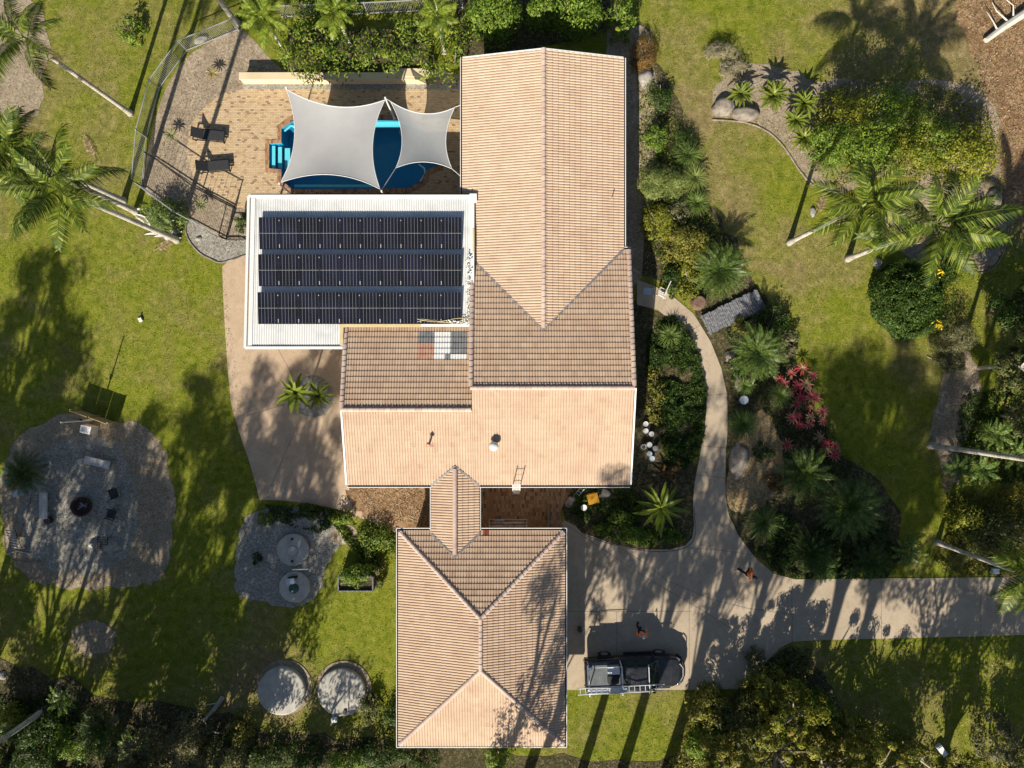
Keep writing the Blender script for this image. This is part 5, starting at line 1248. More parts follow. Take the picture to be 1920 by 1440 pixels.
def palm(bx, by, z, label, cpx=None, n=11, R=1.0, group="tall palms", lib='palm', lean=None, tr=.14):
    "palm with its foot at photo pixel bx, by and its crown z metres up"
    x, y = G(bx, by); cx, cy = (G(*cpx, z) if cpx else (x, y)); t = thing("palm_tree", label, "palm tree", (x, y, 0), 0, group); r = random.Random(hash_(bx, by))
    dx, dy = cx-x, cy-y; pts = [(dx*u*u, dy*u*u, z*u) for u in (0, .02, .15, .35, .6, .85, 1)]; rd = [tr*1.9, tr*1.5, tr*1.08, tr, tr*.95, tr*.9, tr*.85]
    b = MB(); b.tube(pts, rd, 12); b.build("trunk", mt['palmbark'], t, world=False, smooth=True)
    b = MB(); b.tube([(dx, dy, z-.1), (dx, dy, z+.5), (dx, dy, z+.9)], [tr*.95, tr*.8, tr*.3], 10); b.build("crownshaft", M_shaft, t, world=False, smooth=True)
    n = int(n*1.35)
    for i in range(n):
        az = 2.39996*i+r.uniform(-.2, .2); u = i/n; el = .95-1.25*u+r.uniform(-.1, .1)
        q = Quaternion((0, 0, 1), az) @ Quaternion((0, 1, 0), -el) @ Quaternion((1, 0, 0), r.uniform(-.6, .6))
        if lib == 'palm' and i == n-1:
            for k in range(2):
                q2 = Quaternion((0, 0, 1), az+2.1*k+.5) @ Quaternion((0, 1, 0), 1.15); inst("dead_frond", FR['dead'][0], t, (dx, dy, z+.1), q2, R*.62)
        s = R*.86*r.uniform(.80, 1.1); inst("frond", r.choice(FR[lib]), t, (dx, dy, z+.75-.35*u), q, (s, s, s))
    return t
M_shaft = M("palm_crownshaft", [(.16, .20, .06), (.24, .28, .09)], 3, rough=.5)

palm(245, 213, 8.3, "tall slender palm with its foot on the left lawn near the fence curve", R=.85, n=10, tr=.12)
palm(332, 450, 10.0, "tall palm with its foot beside the grey gravel path, longest white trunk of three", R=1.0, n=13)
palm(255, 397, 9.6, "tall palm with the middle one of three parallel white trunks on the left lawn", R=.82, n=12)
palm(232, 377, 8.6, "tall palm with the uppermost of three parallel white trunks on the left lawn", R=.75, n=12)
palm(445, 45, 9.2, "tall palm with its foot at the top end of the curved pool fence", R=1.0, n=12)
palm(1480, 455, 8.0, "palm leaning over the right lawn with its foot furthest from the round hedge", R=.92, n=10, tr=.12)
palm(1590, 485, 7.8, "palm with a wide bright crown just above the round clipped hedge", R=1.12, n=14, tr=.13)
palm(1745, 835, 9.6, "tall palm whose long pale trunk crosses the dark garden at the right edge", R=1.0, n=12)
palm(1757, 1017, 6.6, "palm with its crown hanging over the far right end of the driveway", R=.8, n=12, tr=.12)
palm(85, 1330, 9.0, "tall palm with its trunk running out of the picture at the lower left", R=1.0, n=12)
for px, py, z, R, lab in ((500, 45, 3.6, .95, "small palm at the left end of the long hedge"), (634, 35, 3.6, .85, "small yellowing palm in the middle of the long hedge"), (822, 42, 3.4, .8, "small yellowing palm at the house end of the long hedge")):
    bx, by = G(px, py, z); palm(960+bx*F/H, 720-by*F/H, z, lab, R=R, n=12, lib='palmshort', group="small palms in the hedge", tr=.09)
# pale heap of fallen sheaths at the palm feet
t = thing("fallen_palm_sheaths", "white heap of fallen palm sheaths at the foot of the longest palm trunk", "leaf heap", tuple(P(318, 440))); b = MB(); r = random.Random(3)
sh = blade_mesh(.9, .22, .1, mt['palebark'], cup=.6); sh.name = "sheath"
for k in range(26):
    u = r.random(); px, py = 262+70*u+r.gauss(0, 5+6*u), 398+50*u+r.gauss(0, 4+6*u); p = P(px, py, .05)-off(t); inst("sheath", sh, t, p+Vector((0, 0, r.uniform(.02, .25))), (r.uniform(-.2, .2), r.uniform(-.1, .1), r.uniform(2.2, 3.2) if k % 3 else r.uniform(-1, 1)), r.uniform(.6, 1.1))

# cycads
cg = "cycads in the entrance garden"
for px, py, z, R, n, lab, lib in ((1350, 507, 1.2, 1.2, 20, "large cycad with stiff spreading fronds above the footbridge", 'cycad'), (1418, 662, 1.3, 1.15, 22, "cycad beside the curved path just above the red bromeliads", 'cycad'),
        (1508, 888, 1.3, 1.15, 20, "pale green cycad below the red bromeliads", 'cycad'), (1590, 948, 1.4, 1.35, 24, "widest dark cycad at the lawn edge below the red bromeliads", 'cycad'),
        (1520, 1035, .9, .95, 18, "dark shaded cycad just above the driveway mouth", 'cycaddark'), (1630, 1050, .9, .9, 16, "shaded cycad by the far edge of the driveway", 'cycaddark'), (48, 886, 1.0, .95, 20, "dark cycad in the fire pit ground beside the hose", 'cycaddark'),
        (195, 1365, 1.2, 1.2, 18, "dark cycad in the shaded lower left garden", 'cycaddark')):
    rosette(px, py, z, FR[lib], n, R, lab, "cycad", "cycad", ((.15, 1.0), (.5, .95), (.95, .75)), group=None, trunk=[.22, .2, .16])
rosette(1238, 953, 1.0, LF['broad'], 13, 1.05, "bright yellow green rosette plant with broad leaves in the corner bed", "giant_bromeliad", "bromeliad", ((.15, 1.0), (.45, .85), (.9, .5)), part="leaf", trunk=[.12, .12, .1])
for px, py, R, z, n, lab in ((1393, 795, .95, .6, 60, "round spiky grass tree below the white table"), (1430, 978, 1.1, .7, 60, "round spiky plant where the path meets the driveway"), (1462, 740, .8, .5, 40, "dark spiky plant left of the red bromeliads")):
    rosette(px, py, z, LF['spiky'], n, R, lab, "spiky_plant", "plant", ((.1, 1.0), (.5, .95), (.95, .7)), part="leaf")
for px, py, lib, lab in ((398, 137, 'brom', "reddish bromeliad alone on the mulch near the top of the pool bed"), (321, 252, 'agave', "pale striped agave left of the upper sun lounger"), (377, 384, 'agave', "pale striped agave below the lower sun lounger")):
    rosette(px, py, .45, LF[lib], 12, 1.0, lab, "succulent", "succulent", ((.1, 1.0), (.6, .85)), part="leaf")
red = [(1458, 706), (1482, 700), (1506, 694), (1524, 702), (1470, 722), (1494, 722), (1516, 720), (1482, 742), (1506, 742), (1520, 738), (1490, 762), (1514, 764), (1532, 742), (1480, 782), (1500, 782), (1524, 784), (1540, 772), (1496, 800), (1518, 800), (1538, 792),
       (1534, 822), (1554, 828), (1546, 846), (1564, 838), (1474, 838), (1562, 852)]
_o = ['topmost', 'second', 'third', 'fourth', 'fifth', 'sixth', 'seventh', 'eighth', 'ninth', 'tenth', 'eleventh', 'twelfth', 'thirteenth', 'fourteenth', 'fifteenth', 'sixteenth', 'seventeenth', 'eighteenth', 'nineteenth', 'twentieth', 'twenty-first', 'twenty-second', 'twenty-third', 'twenty-fourth', 'twenty-fifth', 'lowest']
red = sorted(red, key=lambda p: p[1])
rank = _o
for i, (px, py) in enumerate(red):
    pxx, pyy = px+RNG.uniform(-5, 5), py+RNG.uniform(-5, 5); r8 = RNG.uniform(.75, 1.15)
    t = rosette(pxx, pyy, .5, LF['redtip'] if i % 3 else LF['red'], 10, r8, "red bromeliad, %s from the top of the crimson patch" % rank[i], "red_bromeliad", "bromeliad", ((.15, 1.0),), part="leaf", group="red bromeliads between the cycads", seedx=i)
    for k in range(8):
        az = k*.785+.3; q = Quaternion((0, 0, 1), az) @ Quaternion((0, 1, 0), -.55); inst("leaf", LF['red'][k % 2] if i % 4 else LF['broms2'][0], t, (0, 0, .5), q, r8*.72)
# round bed with banana-like plants on the patio
x, y = G(587, 744); t = thing("planting_ring", "round planting bed set into the warm concrete patio", "planting bed", (x, y, 0)); b = MB(); b.lathe([(1.24, 0), (1.24, .07), (1.16, .07), (1.14, .05), (0, .06)], (x, y, 0), 40); b.build("bed", mt['gravel'], t)
for px, py, z, n, R, lab in ((556, 738, 2.4, 10, 1.15, "torn leaved banana plant at the left of the round patio bed"), (598, 742, 1.9, 9, .85, "torn leaved banana plant at the right of the round patio bed")):
    bx, by = G(px, py, z); t = rosette(px, py, z, LF['banana'], n, R, lab, "banana_plant", "banana plant", ((.35, 1.0), (.9, .9)), part="leaf", trunk=[.07, .06, .05])
# bird of paradise clumps in the island bed
for i, (px, py, z, R, lab) in enumerate(((1388, 178, 1.1, .75, "paddle leaved plant beside the big boulder in the island bed"), (1448, 182, 1.3, .95, "paddle leaved plant in the middle of the top row of the island bed"), (1506, 196, 1.2, .85, "paddle leaved plant at the right of the top row of the island bed"),
        (1490, 228, 1.2, .75, "paddle leaved plant just below the top row of the island bed"), (1506, 262, 1.2, .75, "paddle leaved plant at the left edge of the yellow green shrubs"))):
    rosette(px, py, z*.7, LF['banana'], 15, R, lab, "paddle_plant", "plant", ((.3, 1.0), (.7, .95), (1.1, .7)), part="leaf", group="paddle leaved plants")
for px, py, R, lib, n, lab in ((1290, 292, .95, 'strap', 50, "strap leaved clump above the feathery pale shrub"), (1302, 335, .9, 'strappale', 60, "pale drooping strap leaved clump right of the feathery shrub"), (1305, 382, .9, 'strap', 60, "dark green strap leaved clump at the lawn edge above the gold shrub"),
        (1552, 305, 1.0, 'strappale', 60, "pale drooping strap clump at the left of the yellow green thicket"), (1610, 325, .9, 'strap', 60, "blue green strap clump above the leaning palm crown"), (1255, 628, .8, 'strap', 40, "pale tipped strap clump in the oval ground cover bed"),
        (1395, 722, .7, 'strap', 40, "low green strap clump above the white table"), (1850, 808, .8, 'strap', 40, "strap leaved clump left of the long palm trunk"), (1810, 870, .8, 'strap', 30, "small strap leaved clump below the long palm trunk")):
    rosette(px, py, .35, LF[lib], n, R, lab, "strap_plant", "plant", ((.3, 1.0), (.7, 1.0), (1.1, .8)), part="leaf")
for i, (px, py, lab) in enumerate(((1795, 880, "fern in the shaded ground below the long palm trunk"), (1840, 880, "fern further right below the long palm trunk"), (1868, 815, "fern above the long palm trunk near the right edge"), (1905, 850, "fern at the right edge by the long palm trunk"), (1700, 1035, "fern on the shaded lawn edge above the driveway"), (1540, 1060, "fern by the driveway mouth"), (250, 1400, "fern in the dark lower left garden"), (120, 1310, "fern above the dark lower left shrubs"), (30, 1360, "fern at the far lower left edge"))):
    rosette(px, py, .4, FR['fern'], 11, .85, lab, "fern", "fern", ((.25, 1.0), (.7, .9)))

# --- shrubs (pixel x, y, radii, height, leaves, label, options)
def hedge(name, label, x0, y0, x1, y1, h, kind, leaf=.17, seed=1, dens=1.0, rough=.25, cat="hedge", poly=None):
    ax, ay = G(x0, y1, h*.7); bx, by = G(x1, y0, h*.7); g = np.random.default_rng(seed); area = abs(bx-ax)*abs(by-ay); n = int(min(70000, dens*area/(leaf*leaf*.42)*2.4)); ncl = int(area*4.2)
    c = np.stack([g.uniform(ax, bx, ncl), g.uniform(ay, by, ncl), h*g.uniform(.60, 1.0, ncl)], 1)
    if poly: c = np.array([q for q in c if inside((960+q[0]*F/(H-h*.7), 720-q[1]*F/(H-h*.7)), poly)])
    k = g.integers(0, len(c), n); r = g.normal(size=(n, 3)); r /= np.linalg.norm(r, axis=1, keepdims=True); s = g.uniform(.4, 1, n)**.5*g.uniform(.30, .58, len(c))[k]
    p = c[k]+r*s[:, None]; side = g.random(n) < .25; p[side, 2] *= g.uniform(.1, 1, side.sum()); t = thing(name, label, cat, ((ax+bx)/2, (ay+by)/2, 0)); p -= np.array([(ax+bx)/2, (ay+by)/2, 0]); p[:, 2] = np.maximum(p[:, 2], .04)
    inst("foliage", leaf_mesh("foliage", p, r+np.array([0, 0, .9]), g.uniform(.7, 1.3, n)*leaf, L_[kind], .42, seed), t)
    b = MB(); rr = random.Random(seed)
    for i in range(int(abs(bx-ax)/1.2)): xx = -abs(bx-ax)/2+1.2*(i+.5); b.tube([(xx, 0, 0), (xx+rr.uniform(-.3, .3), rr.uniform(-.4, .4), h*.75)], [.06, .02], 5)
    b.build("stems", mt['bark'], t, world=False)['kind'] = 'stuff'; return t
hedge("hedge", "long leafy hedge above the cream wall and the shade sails", 515, 38, 872, 150, 2.5, 'hedge', .19, 11, 1.1, poly=[(520, 48), (560, 36), (700, 55), (870, 30), (876, 110), (860, 138), (800, 148), (760, 128), (690, 128), (600, 150), (535, 140)])
bush(925, 18, 55, 44, 3.2, 'bright', "dense bright shrub left of the gable top at the frame edge", .17, 1.2)
bush(1015, 8, 36, 24, 3.0, 'bright', "bright shrub directly above the gable peak", .17, 1.1)
bush(1085, 20, 52, 34, 3.2, 'bright', "bright shrub right of the gable peak", .17, 1.2)
bush(1168, 22, 30, 24, 2.4, 'bright', "loose pale leaved shrub above the right gable corner", .2, .7)
bush(1165, 58, 18, 14, 2.0, 'fresh', "tiny pale shrub just off the right gable corner", .18, .8)
bush(620, -10, 70, 26, 2.0, 'bright', "shrub behind the fence above the small middle palm", .18)
bush(240, 52, 24, 26, 1.2, 'bright', "small open green shrub alone on the upper left lawn", .16, .45)
bush(305, 402, 44, 30, 1.3, 'strap', "yellow green grassy shrub against the fence by the gravel path", .3, 1.0, aspect=.12)
bush(452, 415, 14, 22, .9, 'deep', "dark shrub beside the top left corner of the patio roof", .12)
bush(1209, 96, 24, 38, .8, 'rust', "rusty grass clump right of the gable corner", .30, 1.0, aspect=.07)
bush(1240, 180, 24, 28, .9, 'deep', "dark leafy shrub below the rusty grass clump", .13, .7)
bush(1232, 258, 24, 24, 1.2, 'bright', "round green shrub beside the shadow of the long gable roof", .12)
bush(1285, 270, 24, 34, .9, 'deep', "dark grassy shrub at the lawn edge right of the round green one", .25, .8, aspect=.1)
bush(1243, 338, 48, 32, 1.5, 'feather', "large feathery pale green shrub beside the house", .17, 1.2, aspect=.16)
bush(1235, 416, 28, 36, 1.5, 'lime', "yellow green round shrub below the feathery one", .11, 1.1)
bush(1286, 457, 52, 34, 1.4, 'olive', "gold and olive shrub above the large cycad", .13, 1.0)
bush(1270, 395, 26, 24, .8, 'grey', "brownish thin shrub between the feathery and gold shrubs", .16, .5)
bush(1262, 528, 20, 30, .7, 'deep', "dark ground shrub left of the large cycad", .14, .9)
bush(1292, 520, 24, 40, .6, 'lime', "mossy low shrub around the stump", .13, .8)
bush(1352, 98, 36, 16, .9, 'straw', "grey dry grass tuft above the island bed", .35, .7, aspect=.05)
bush(1375, 128, 34, 18, .7, 'straw', "straw coloured low grass at the top of the island bed", .3, .6, aspect=.06)
bush(1600, 205, 46, 46, 4.2, 'lime', "yellow green shrub at the top left of the thicket", .17, .8)
bush(1660, 205, 46, 46, 4.4, 'bright', "green shrub at the top middle of the thicket", .16, .7)
bush(1572, 262, 42, 42, 3.2, 'bright', "green shrub on the left side of the thicket", .15, .8)
bush(1640, 275, 52, 46, 1.8, 'bright', "broad fresh green shrub in the thicket centre", .15, 1.0)
bush(1705, 280, 50, 40, 1.6, 'lime', "yellow green shrub right of the thicket centre", .15, .9)
bush(1712, 215, 42, 42, 3.4, 'hedge', "dark green shrub at the upper right of the thicket", .15, .6)
bush(1762, 258, 50, 44, 2.8, 'hedge', "loose green shrub between the thicket and its right end", .15, .6)
bush(1824, 285, 48, 58, 3.6, 'lime', "bright yellow green shrub at the right end of the thicket", .17, 1.0)
bush(1745, 305, 34, 18, .7, 'lime', "low yellow green shrub along the lower thicket edge", .13, .8)
bush(1605, 300, 30, 20, .8, 'lime', "low lime shrub above the leaning palm crown", .14, .8)
bush(1838, 410, 34, 46, .7, 'grey', "low brownish scrub in the round bed at the right", .13, .6)
bush(1856, 445, 22, 26, .8, 'lime', "small yellow green shrub at the edge of the round right bed", .12, .6)
g = np.random.default_rng(77)
# the clipped round hedge
x, y = G(1722, 555, 1.6); t = thing("clipped_shrub", "large round clipped dark hedge dotted with yellow flowers on the right lawn", "hedge", (x, y, 0)); n = 26000
th = g.uniform(0, 6.283, n); rr = g.uniform(0, 1, n)**.5; Rr = 1.98*(1+.05*np.sin(3*th)+.035*np.sin(7*th+1)+.025*np.sin(13*th))*g.uniform(.94, 1.07, n); pz_ = .22*np.sin(th*5+rr*6)*rr+2.1*(1-rr**4)*.8+.5*np.cos(rr*1.5)+g.normal(0, .07, n); cut = g.random(n) < .3; pz_[cut] *= g.uniform(.1, 1, cut.sum())
hole = (np.sin(rr*9+th*4)+np.sin(th*7-rr*5+1)+g.normal(0, .3, n)) > 1.25
rr[cut] = 1.0; pts = np.stack([Rr*rr*np.cos(th), Rr*1.08*rr*np.sin(th), np.maximum(pz_-hole*.35, .05)], 1); nn = np.stack([rr**3*np.cos(th), rr**3*np.sin(th), np.full(n, .8)], 1)+g.normal(0, .5, (n, 3))
inst("foliage", leaf_mesh("foliage", pts, nn, g.uniform(.09, .17, n), L_['clip'], .5, 7), t); b = MB(); b.tube([(0, 0, 0), (.1, 0, 1.2)], [.16, .1], 8); b.build("trunk", mt['bark'], t, world=False)
for fx, fy in ((.95, -1.7), (1.0, 1.3)):
    q = np.array([[fx, fy, 2.0]])+g.normal(0, .11, (40, 3))*np.array([1, 1, .3]); inst("flowers", leaf_mesh("flowers", q, g.normal(size=(40, 3))+[0, 0, 1.5], np.full(40, .12), L_['flower'], .7, 3), t)
bush(1778, 505, 28, 38, 1.4, 'clip', "dark shrub joined to the upper right side of the round clipped hedge", .12, 1.1)
bush(1795, 632, 40, 34, 1.5, 'grey', "grey green feathery shrub below the round clipped hedge", .15, .8, aspect=.2)
bush(1790, 680, 32, 20, .9, 'grey', "grey scrub above the bare soil strip", .15, .6, aspect=.2)
# ground cover
def cover(name, label, px, n, kind, leaf, zmax, seed, aspect=.4, cat="ground cover", pmix=None, up=1.2):
    pl = [G(*p) for p in px]; xs = [p[0] for p in pl]; ys = [p[1] for p in pl]; g = np.random.default_rng(seed); out = []
    from mathutils import noise as nz
    while len(out) < n:
        x, y = g.uniform(min(xs), max(xs)), g.uniform(min(ys), max(ys))
        if not inside((x, y), pl): continue
        q = nz.noise(Vector((x*.9, y*.9, seed)))+.4*nz.noise(Vector((x*2.6, y*2.6, seed)))
        if q < -.28+g.normal(0, .12): continue
        out.append((x, y, .04+max(0, (q+.35))*zmax*g.uniform(.5, 1)))
    p = np.array(out); me = leaf_mesh(name, p, g.normal(size=(n, 3))+[0, 0, up], g.uniform(.6, 1.4, n)*leaf, L_[kind], aspect, seed)
    return tag(inst(name, me), label, None, None, 'stuff')
cover("ground_cover", None, [(1222, 600), (1262, 590), (1290, 620), (1312, 670), (1324, 740), (1318, 820), (1305, 860), (1280, 880), (1245, 860), (1232, 800), (1218, 740), (1212, 660)], 15000, 'deep', .15, .5, 21)
cover("ground_cover", None, [(1110, 985), (1150, 975), (1200, 940), (1230, 985), (1270, 990), (1285, 1010), (1250, 1024), (1200, 1022), (1150, 1010), (1115, 998)], 3500, 'bright', .17, .6, 22)
cover("ground_cover", None, [(1080, 915), (1180, 912), (1200, 940), (1180, 985), (1110, 985), (1070, 960)], 2500, 'deep', .16, .4, 23)
cover("ground_cover", None, [(620, 975), (660, 965), (700, 980), (745, 1005), (748, 1050), (700, 1060), (660, 1030), (640, 1000)], 4200, 'hedge', .16, .4, 24)
cover("ground_cover", None, [(500, 945), (620, 950), (640, 975), (600, 1000), (560, 990), (520, 975)], 1800, 'deep', .15, .4, 25)
cover("ground_cover", None, [(1395, 1010), (1470, 1000), (1560, 1000), (1650, 1000), (1700, 1040), (1660, 1082), (1560, 1084), (1490, 1084), (1450, 1070)], 7000, 'deep', .14, .4, 26)
cover("ground_cover", None, [(1770, 925), (1860, 920), (1960, 900), (1960, 1076), (1800, 1078), (1750, 1050), (1780, 990)], 9000, 'olive', .16, .5, 27)
cover("ground_cover", None, [(1800, 740), (1960, 720), (1960, 900), (1800, 910), (1790, 820)], 7000, 'deep', .17, .5, 28)
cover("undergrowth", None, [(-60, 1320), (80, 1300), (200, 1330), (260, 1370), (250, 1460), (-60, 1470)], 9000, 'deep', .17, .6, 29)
cover("undergrowth", None, [(260, 1380), (420, 1360), (520, 1400), (760, 1400), (760, 1470), (260, 1470)], 8000, 'grey', .15, .5, 30)
cover("undergrowth", None, [(1300, 1330), (1440, 1240), (1490, 1230), (1520, 1300), (1600, 1340), (1700, 1390), (1800, 1420), (1900, 1430), (1960, 1470), (1230, 1470), (1260, 1400)], 16000, 'gold', .17, .6, 31)
def litter(px, n, seed, kind='dry', leaf=.11):
    pl = [G(*p) for p in px]; xs = [p[0] for p in pl]; ys = [p[1] for p in pl]; g = np.random.default_rng(seed); out = []
    while len(out) < n:
        x, y = g.uniform(min(xs), max(xs)), g.uniform(min(ys), max(ys))
        if inside((x, y), pl): out.append((x, y, .045+g.random()*.03))
    me = leaf_mesh("fallen_leaves", np.array(out), g.normal(size=(n, 3))*.35+[0, 0, 1], g.uniform(.5, 1.5, n)*leaf, L_[kind], .3, seed); tag(inst("fallen_leaves", me), kind='stuff')
litter([(1440, 1205), (1960, 1190), (1960, 1460), (1060, 1460), (1060, 1400), (1300, 1340)], 2600, 41)
litter([(1800, 0), (1960, 0), (1960, 420), (1870, 380), (1850, 200)], 3500, 42)
litter([(655, 912), (808, 912), (808, 990), (700, 968)], 1500, 43)
litter([(1140, 40), (1230, 60), (1240, 500), (1190, 520)], 900, 44)
litter([(-20, 1240), (480, 1340), (760, 1400), (760, 1460), (-20, 1460)], 2200, 45)
litter([(1380, 130), (1530, 140), (1860, 160), (1870, 340), (1560, 350), (1400, 220)], 1500, 46)
litter([(300, 90), (440, 60), (520, 140), (400, 180), (300, 340), (270, 330)], 1500, 47, leaf=.07)
litter([(0, 470), (420, 470), (480, 940), (330, 800), (0, 760)], 500, 48, leaf=.06)
litter([(1360, 880), (1420, 780), (1470, 850), (1440, 950), (1370, 950)], 900, 49, leaf=.10)
litter([(1790, 500), (1960, 480), (1960, 1070), (1760, 1070), (1760, 900)], 1200, 50)
def grass():
    g = np.random.default_rng(5); av = []
    for ob in scene.objects:
        pass
    blk = [[G(*p) for p in q] for q in (drive_px, pav_px, mulch_px, [(417, 490), (485, 937), (640, 957), (808, 1002), (1060, 1293), (1060, 900), (1195, 900), (1195, 80), (868, 80), (868, 150), (450, 150), (463, 478)], [(748, 990), (1060, 990), (1060, 1398), (748, 1398)])]
    n = 120000; xs = g.uniform(-31.5, 31.5, n); ys = g.uniform(-24, 24, n); out = []
    for x, y in zip(xs, ys):
        if any(inside((x, y), q) for q in blk): continue
        out.append((x, y, .03+g.random()*.03))
    p = np.array(out); me = leaf_mesh("grass", p, g.normal(size=(len(p), 3))*.6+[0, 0, .8], g.uniform(.05, .15, len(p)), L_['turf'], .22, 9); tag(inst("grass", me), kind='stuff')
grass()
litter([(1062, 1150), (1300, 1040), (1480, 1090), (1900, 1085), (1900, 1190), (1480, 1195), (1400, 1288), (1062, 1288)], 420, 51, leaf=.06)
litter([(430, 500), (640, 660), (640, 940), (490, 930), (440, 760)], 160, 52, leaf=.06)
litter([(1195, 530), (1300, 590), (1360, 740), (1355, 1000), (1305, 1000), (1320, 720), (1240, 585)], 160, 53, leaf=.06)
fallen = frond_mesh(2.0, .5, 20, .06, .1, .2, L_['dry'], 31); fallen.name = "fallen_frond"
for i, (px, py, a, lab) in enumerate(((1530, 405, 1.2, "dry fallen palm frond on the lawn under the leaning palm"), (1645, 470, 1.0, "dry fallen palm frond left of the round clipped hedge"), (290, 470, .5, "dry fallen palm frond on the left lawn below the white palm feet"), (180, 300, 2.0, "dry fallen palm frond on the upper left lawn"), (1770, 930, 1.4, "dry fallen palm frond between the two right hand palm feet"))):
    x, y = G(px, py); tag(inst("fallen_frond", fallen, None, (x, y, .08), (0, 0, a), .8), lab, "palm frond")
cover("ground_cover", None, [(1530, 180), (1600, 150), (1720, 150), (1840, 190), (1870, 300), (1850, 345), (1750, 345), (1660, 325), (1560, 355), (1520, 310)], 9000, 'lime', .15, .5, 61)
cover("ground_cover", None, [(1195, 130), (1230, 160), (1290, 260), (1330, 400), (1400, 500), (1350, 560), (1260, 540), (1205, 440), (1195, 250)], 6000, 'hedge', .13, .35, 62)
cover("ground_cover", None, [(1350, 600), (1450, 580), (1500, 700), (1560, 800), (1600, 880), (1500, 960), (1450, 800), (1380, 700)], 5000, 'deep', .13, .3, 63)
litter([(120, 765), (280, 790), (335, 900), (330, 1050), (250, 1110), (60, 1100), (-10, 1000), (0, 850)], 2600, 54, leaf=.07)
litter([(440, 960), (640, 950), (650, 1040), (600, 1140), (430, 1125)], 900, 55, leaf=.07)
for k, (x_, y_, h_, r_, kd, lab) in enumerate(((1330, 1390, 4.2, 2.2, 'olive', "spreading olive tree on the bottom edge below the ute"), (1420, 1365, 4.8, 2.4, 'gold', "spreading yellow tinted tree in the lower scrub right of the olive one"), (1510, 1395, 4.6, 2.4, 'olive', "spreading tree in the middle of the bottom scrub with bare twigs"),
        (1600, 1400, 4.4, 2.3, 'gold', "golden tree at the right of the bottom scrub"), (1455, 1300, 3.6, 1.8, 'lime', "small lime tree at the driveway flare"), (400, 1420, 4.5, 2.3, 'grey', "airy grey tree on the bottom edge beside the dead branch"), (290, 1400, 4.0, 2.0, 'grey', "airy grey tree on the bottom edge left of the dead branch"))):
    tree(x_, y_, h_, r_, lab, kd, .45, .20, 5200, 46, .42)
# lower right scrub
sc = [(1330, 1330, 40, 36, 1.8, 'olive', "olive shrub nearest the driveway corner below the ute"), (1385, 1350, 46, 40, 2.2, 'gum', "dark green shrub second from the ute in the lower scrub"), (1440, 1290, 36, 40, 1.6, 'gold', "straw toned shrub beside the driveway flare"), (1480, 1340, 40, 36, 1.9, 'olive', "olive shrub in the middle of the lower scrub"),
      (1535, 1330, 36, 30, 1.5, 'bright', "fresh green shrub near the middle of the lower scrub"), (1345, 1410, 50, 34, 2.2, 'bright', "green shrub on the bottom edge below the ute"), (1430, 1410, 48, 34, 2.4, 'gum', "dark leafy shrub on the bottom edge left of the golden ones"), (1520, 1405, 46, 36, 2.4, 'olive', "olive shrub on the bottom edge"),
      (1600, 1385, 44, 30, 2.0, 'gold', "yellow shrub in the bottom scrub"), (1655, 1420, 46, 28, 2.2, 'gold', "orange tinted shrub on the bottom edge right of the yellow one"), (1580, 1430, 46, 26, 2.4, 'lime', "lime shrub on the bottom edge below the yellow one"), (1705, 1395, 20, 16, 1.0, 'gold', "small orange shrub near the pale container"),
      (1890, 1400, 40, 44, 2.6, 'grey', "thin grey green shrub in the bottom right corner"), (1420, 1235, 20, 22, .8, 'grey', "low grey shrub at the driveway flare"), (1500, 1245, 30, 26, .8, 'gum', "low dark shrub below the driveway end of the flare")]
for a in sc: bush(*a[:7], leaf=.17, dens=.85, clumps=34, cr=.26)
sc = [(60, 1370, 46, 34, 1.6, 'deep', "dark shrub beside the lower left palm trunk"), (130, 1395, 42, 30, 1.6, 'bright', "green shrub in the lower left corner garden"), (60, 1425, 46, 26, 1.6, 'deep', "dark shrub in the bottom left corner"), (20, 1345, 30, 22, 1.2, 'lime', "yellow green shrub at the left edge below the shaded lawn"), (280, 1410, 60, 36, 2.0, 'grey', "large grey green wispy shrub on the bottom edge"), (350, 1380, 44, 34, 1.8, 'grey', "grey wispy shrub beside the dead branches"), (420, 1420, 50, 28, 1.8, 'gum', "grey green shrub on the bottom edge left of the tanks"),
      (450, 1370, 24, 30, 1.0, 'olive', "thin yellow shrub left of the large tanks"), (500, 1425, 40, 24, 1.4, 'deep', "dark shrub on the bottom edge below the left tank"), (570, 1420, 40, 24, 1.5, 'deep', "dark leafy shrub on the bottom edge below the right tank"), (650, 1430, 44, 22, 1.4, 'bright', "green shrub on the bottom edge between tank and garage"), (718, 1418, 46, 30, 1.5, 'deep', "leafy shrub at the lower left garage corner"), (740, 1345, 20, 40, 1.0, 'deep', "dark low shrub against the garage wall"),
      (790, 1430, 32, 20, 1.2, 'deep', "small dark shrub below the garage left side"), (938, 1425, 28, 26, 1.3, 'bright', "starry green shrub centred below the garage"), (695, 1330, 24, 34, .8, 'gum', "low shrub between the right tank and the garage")]
for a in sc: bush(*a[:7], leaf=.15, dens=.8)
